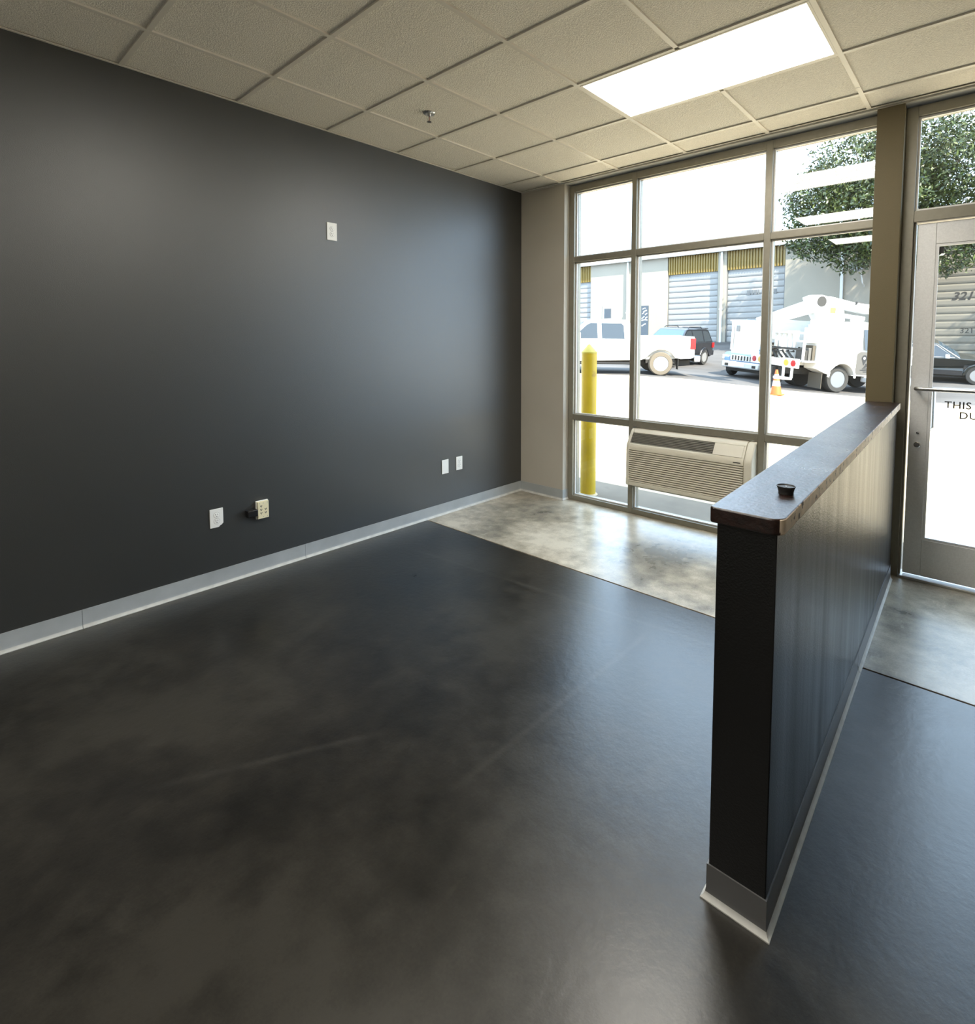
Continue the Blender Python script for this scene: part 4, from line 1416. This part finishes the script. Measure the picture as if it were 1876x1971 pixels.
bp_('hitch', (-1.70, -1.45, -0.12, 0.12, 0.44, 0.70), M_SLOT, 0.01)
# ladder rack slats seen over the tail
for k in range(5):
    bp_('rack_slat', (-1.30 + 0.02 * k, -1.24 + 0.02 * k, -0.55 + 0.25 * k, -0.45 + 0.25 * k, 1.35, 1.80), M_WHITEM, 0.005)
bp_('rack_rail', (-1.36, -1.18, -0.95, 0.70, 1.80, 1.86), M_WHITEM, 0.005)
bp_('rack_rail', (-1.36, -1.18, -0.95, 0.70, 1.28, 1.345), M_SLOT, 0.005)
bq = bm_new()
for k in range(5):
    tube(bq, [(-1.45, -0.7 + 0.25 * k, 1.02), (-1.40, -0.4 + 0.25 * k, 1.20), (-1.38, -0.62 + 0.25 * k, 1.24)], 0.04, 6)
obj('coiled_hoses', bq, M_SLOT, bt, smooth=True)
# turret and boom
bq = bm_new()
lathe(bq, [(0, 0.921), (0.42, 0.921), (0.40, 1.0), (0.32, 1.05), (0.30, 2.15), (0, 2.15)], 20, 'z', (0.25, 0, 0))
obj('pedestal', bq, M_CARWHITE, bt, smooth=True)
bq = bm_new()
prism(bq, [(-0.30, 2.55), (-0.55, 3.02), (-0.30, 3.12), (0.10, 3.05), (0.62, 2.66), (0.70, 2.30), (0.50, 2.151), (0.0, 2.151)], 'y', -0.30, 0.30)
obj('turret', bq, M_CARWHITE, bt, 0.03)
bq = bm_new()
disc_panel(bq, (-0.28, -0.305, 2.90), 0.17, 'y', 0.03, 16)
obj('pivot_cover', bq, M_SLOT, bt)
bq = bm_new()
box(bq, 0.08, 0.28, -0.312, -0.301, 2.55, 2.72)
obj('warning_label', bq, M_AMBER, bt)


def beam(nm, p0, p1, h0, h1, w, m, y=0.0, par=None):
    bmx = bm_new()
    d = Vector((p1[0] - p0[0], 0, p1[1] - p0[1])).normalized()
    nn = Vector((-d.z, 0, d.x))
    poly = [(p0[0] - nn.x * h0, p0[1] - nn.z * h0), (p1[0] - nn.x * h1, p1[1] - nn.z * h1), (p1[0] + nn.x * h1, p1[1] + nn.z * h1), (p0[0] + nn.x * h0, p0[1] + nn.z * h0)]
    prism(bmx, poly, 'y', y - w, y + w)
    return obj(nm, bmx, m, par or bt, 0.02)


beam('upper_boom', (-0.22, 2.78), (-2.20, 2.10), 0.22, 0.15, 0.15, M_CARWHITE, 0.10)
beam('lower_boom', (0.05, 2.95), (1.75, 2.72), 0.15, 0.13, 0.16, M_CARWHITE, -0.05)
beam('boom_cylinder', (0.40, 2.52), (1.65, 2.44), 0.07, 0.07, 0.07, M_SILVER, -0.05)
bq = bm_new()
pts = [(1.62 + 0.34 * math.cos(R(a)), -0.24, 2.52 + 0.34 * math.sin(R(a))) for a in range(80, -115, -15)]
tube(bq, [(1.1, -0.24, 2.93)] + pts + [(1.0, -0.24, 2.30)], 0.06, 8)
obj('hydraulic_hose', bq, M_SLOT, bt, smooth=True)
bq = bm_new()
tube(bq, [(1.1, -0.30, 2.86)] + [(1.58 + 0.30 * math.cos(R(a)), -0.30, 2.54 + 0.30 * math.sin(R(a))) for a in range(80, -115, -15)] + [(0.95, -0.30, 2.36)], 0.07, 8)
obj('elbow_guard', bq, M_CARWHITE, bt, smooth=True)
bp_('boom_rest', (-0.95, -0.80, -0.10, 0.30, 0.93, 1.90), M_SILVER, 0.01)
# basket
bkt = empty('bucket'); bkt.parent = bt
bkt.location = (-2.40, 0.42, 1.05)
bq = bm_new()
prism(bq, [(-0.33, -0.38), (0.33, -0.38), (0.33, 0.38), (-0.33, 0.38)], 'z', 0.0, 1.06)
for v in bq.verts:
    if v.co.z < 0.01:
        v.co.x *= 0.86
        v.co.y *= 0.86
for f in [f for f in bq.faces if f.calc_center_median().z > 1.05]:
    bq.faces.remove(f)
bko = obj('bucket_shell', bq, M_CARWHITE, bkt, 0.0)
sol = bko.modifiers.new('solid', 'SOLIDIFY'); sol.thickness = 0.03; sol.offset = -1
bq = bm_new()
for q in ((-0.37, 0.37, -0.42, -0.36), (-0.37, 0.37, 0.36, 0.42), (-0.37, -0.31, -0.36, 0.36), (0.31, 0.37, -0.36, 0.36)):
    box(bq, q[0], q[1], q[2], q[3], 1.055, 1.10)
obj('bucket_rim', bq, M_CARWHITE, bkt)
bq = bm_new(); box(bq, -0.343, -0.335, -0.10, 0.08, 0.72, 0.92)
obj('bucket_label', bq, M_GREYM, bkt)
bq = bm_new(); box(bq, -0.36, -0.335, 0.20, 0.30, 0.1, 0.98)
obj('bucket_step', bq, M_WHITEM, bkt)


CS = -1.715
cab_start = set(bt.children)
# cab
def hw_bt(x, z):
    return 1.02 - max(0, z - 1.35) * 0.22


prof = [(2.22, 0.55), (2.22, 2.12), (2.35, 2.22), (3.30, 2.22), (3.45, 2.16), (3.98, 1.42), (5.10, 1.28), (5.16, 0.62), (4.86, 0.60)] + [(4.3 + 0.54 * math.cos(math.pi * k / 8), 0.50 + 0.52 * math.sin(math.pi * k / 8)) for k in range(9)][1:-1] + [(3.74, 0.55)]
cabo = loft(prof, hw_bt, 0.03, 'cab', M_CARWHITE, bt)
cross_panel('windshield', (3.94, 1.48), (3.50, 2.08), hw_bt, M_BLUEGLASS, bt, 0.07)
for s in (1, -1):
    side_panel('door_window', [(2.62, 1.40), (3.72, 1.40), (3.35, 2.06), (2.64, 2.06)], hw_bt, s, M_DKGLASS, bt)
    dd = side_panel('door_wrap', [(2.30, 0.60), (3.62, 0.60), (3.62, 1.34), (2.46, 1.34), (2.34, 1.26), (2.30, 1.14)], lambda x, z: 1.02, s, M_DECAL, bt, 0.01, 0.014)
    bq = bm_new()
    cpts = [(3.62, 0.72), (3.62, 1.22), (3.30, 1.24)] + [(2.86 + 0.62 * math.cos(R(a)), 0.97 + 0.33 * math.sin(R(a))) for a in (45, 30, 15, 0, -15, -30, -45)] + [(3.30, 0.70)]
    A = [bq.verts.new((x, s * 1.034, z)) for x, z in cpts]
    bq.faces.new(A)
    obj('wrap_swoosh', bq, M_DECALD, dd)
    bp_('side_step', (2.72, 3.62, s * 1.0 - 0.14, s * 1.0 + 0.14, 0.36, 0.54), M_SILVER, 0.03)
    bp_('cab_headlight', (5.06, 5.18, 0.62 if s > 0 else -0.92, 0.92 if s > 0 else -0.62, 0.86, 1.10), M_REFL, 0.02)
    sx = 1 if s < 0 else -1
    rotm = Matrix.Rotation(R(90), 4, 'X') if s < 0 else Matrix.Rotation(R(180), 4, 'Z') @ Matrix.Rotation(R(90), 4, 'X')

    def lm(x, z):
        return Matrix.Translation((x, s * 1.0345, z)) @ rotm
    text_mesh('logo_text', 'USA SW', 0.085, M_SLOT, bt, lm(3.08, 1.115), 'CENTER', bold=0.002)
    text_mesh('logo_text', 'CONVEYORS', 0.070, M_SLOT, bt, lm(3.08, 1.035), 'CENTER', bold=0.002)
    # map pin and road ribbon
    bq = bm_new()
    pin = [(2.62 + 0.10 * math.cos(R(a)), 1.13 + 0.115 * math.sin(R(a))) for a in range(-25, 206, 21)]
    pv = [bq.verts.new((x, s * 1.036, z)) for x, z in pin] + [bq.verts.new((2.61, s * 1.036, 0.91))]
    bq.faces.new(pv)
    obj('logo_pin', bq, M_DECALD, bt)
    bq = bm_new()
    disc_panel(bq, (2.62, s * 1.037, 1.14), 0.038, 'y', 0.002, 14)
    obj('logo_pin_eye', bq, M_REFL, bt)
    bq = bm_new()
    rv = [bq.verts.new((x, s * 1.0358, z)) for x, z in ((2.60, 0.83), (2.70, 0.84), (2.80, 0.96), (3.00, 1.00), (3.0, 0.985), (2.80, 0.97), (2.68, 0.97), (2.66, 0.90))]
    bq.faces.new(rv)
    obj('logo_ribbon', bq, M_DECALD, bt)
    for k, (xa, xb) in enumerate(((2.58, 2.90), (2.50, 2.98), (2.62, 2.86))):
        bq = bm_new()
        y_ = s * 1.0358
        z_ = 0.79 - 0.05 * k
        bq.faces.new([bq.verts.new((x, y_, z)) for x, z in ((xa, z_), (xb, z_), (xb, z_ + 0.025), (xa, z_ + 0.025))])
        obj('small_print', bq, M_DECALD, bt)
for ch in bt.children:
    if ch not in cab_start:
        ch.location.x += CS
place(bt, -0.14 - 0.80 * 0.95, 19.03 + 0.60 * 0.95, 0.60, 0.80, 2.585, 0.92)

# --- traffic cone
cx, cy = -0.86, 15.32
co = tag(empty('traffic_cone', (cx, cy, gz(cx, cy))), 'orange traffic cone with white bands standing behind the bucket truck', 'traffic cone')
b = bm_new(); box(b, -0.18, 0.18, -0.18, 0.18, 0, 0.03)
obj('cone_base', b, M_ORANGE, co, 0.01)


def conepart(nm, z0, z1, m):
    f_ = lambda z: 0.145 - (z - 0.03) / 0.68 * 0.115
    b_ = bm_new()
    lathe(b_, [(0, z0), (f_(z0), z0), (f_(z1), z1), (0, z1)], 24)
    obj(nm, b_, m, co, smooth=True)


for nm, z0, z1, m in (('cone_body', 0.0301, 0.26, M_ORANGE), ('reflective_band', 0.26, 0.40, M_REFL), ('cone_body', 0.40, 0.46, M_ORANGE), ('reflective_band', 0.46, 0.58, M_REFL), ('cone_body', 0.58, 0.71, M_ORANGE)):
    conepart(nm, z0, z1, m)


# ------------------------------------------------------------------ trees
def tree_meshes(seed, blobs, nleaf, leaf):
    rng = np.random.default_rng(seed)
    vs, fs = [], []
    tot = sum(r ** 2 for *_, r in blobs)
    k = 0
    for x, y, z, r in blobs:
        n_ = int(nleaf * r ** 2 / tot)
        u = rng.normal(size=(n_, 3)); u /= np.linalg.norm(u, axis=1)[:, None]
        rad = r * (0.45 + 0.60 * rng.random(n_) ** 0.5)
        c = np.stack([x + u[:, 0] * rad, y + u[:, 1] * rad, z + u[:, 2] * rad * 0.8], 1)
        # pull into twig clusters
        tw = rng.normal(size=(max(1, n_ // 14), 3)); tw /= np.linalg.norm(tw, axis=1)[:, None]
        tr_ = r * (0.55 + 0.5 * rng.random(len(tw)))
        tc_ = np.stack([x + tw[:, 0] * tr_, y + tw[:, 1] * tr_, z + tw[:, 2] * tr_ * 0.8], 1)
        pick = rng.integers(0, len(tw), n_)
        near = rng.random(n_) < 0.75
        c = np.where(near[:, None], tc_[pick] + rng.normal(scale=0.14, size=(n_, 3)), c)
        d1 = rng.normal(size=(n_, 3)); d1 /= np.linalg.norm(d1, axis=1)[:, None]
        d2 = np.cross(d1, rng.normal(size=(n_, 3))); d2 /= np.linalg.norm(d2, axis=1)[:, None]
        s_ = leaf * (0.6 + 0.8 * rng.random(n_))[:, None]
        quad = np.stack([c - d1 * s_, c - d2 * s_ * 0.38, c + d1 * s_, c + d2 * s_ * 0.38], 1).reshape(-1, 3)
        vs.append(quad)
        fs.append(np.arange(k, k + 4 * n_).reshape(-1, 4))
        k += 4 * n_
    return np.concatenate(vs), np.concatenate(fs)


def tree(label, loc, seed, blobs, nleaf, leaf, trunk_h, tr):
    root = tag(empty('tree', loc), label, 'tree', 'broadleaf trees along the lot')
    v, f = tree_meshes(seed, blobs, nleaf, leaf)
    me = bpy.data.meshes.new('foliage')
    me.from_pydata(v.tolist(), [], f.tolist())
    me.materials.append(M_LEAF)
    fo = bpy.data.objects.new('foliage', me)
    COL.objects.link(fo)
    fo.parent = root
    fo['kind'] = 'stuff'
    b = bm_new()
    tube(b, [(0, 0, -0.2), (0.05, 0.02, trunk_h * 0.5), (0.0, 0.05, trunk_h)], tr, 10, [tr * 1.25, tr, tr * 0.75])
    obj('trunk', b, M_BARK, root, smooth=True)
    for x, y, z, r in blobs:
        b = bm_new()
        tube(b, [(0, 0.05, trunk_h - 0.1), (x * 0.5, y * 0.5, (trunk_h + z) / 2), (x, y, z + r * 0.3)], tr * 0.4, 6, [tr * 0.55, tr * 0.35, 0.02])
        obj('branch', b, M_BARK, root, smooth=True)
    return root


tx, ty = -0.35, 29.6
tg = gz(tx, ty)
KT = 1.33
blobs1 = [(0, 0, 6.6, 1.9), (-1.6, -0.9, 6.4, 1.5), (-2.1, -1.1, 7.3, 1.15), (-0.9, -0.6, 8.2, 1.5), (0.9, 0.6, 8.4, 1.7), (2.2, 1.3, 7.9, 1.7), (2.6, 1.6, 6.3, 1.4), (0.3, -1.2, 5.3, 1.2), (-0.9, -0.2, 5.2, 0.9), (1.6, 0.8, 5.0, 1.1), (-2.0, -1.5, 5.7, 0.95), (0.2, 0.8, 7.2, 1.6)]
blobs1 = [(x * KT, y * 0.45, 1.53 + (z - 1.7 - 1.53) * KT + 1.7 * 0.75 - tg + 0.4, r * KT) for x, y, z, r in blobs1]
tree('leafy green tree whose crown fills the upper right window panes', (tx, ty, tg), 3, blobs1, 46000, 0.10, 5.2, 0.26)
blobs2 = [(0, 0, 7.0, 2.0), (-1.5, 0, 6.0, 1.3), (1.4, 0.3, 6.6, 1.5), (0.4, -0.8, 8.4, 1.4), (-1.0, 0.5, 8.2, 1.3), (0.8, 0.6, 5.2, 1.1)]
tree('leafy tree right of the glass door, shading the warehouse wall', (10.4, 29.9, gz(10.4, 29.9)), 5, blobs2, 12000, 0.10, 4.6, 0.22)
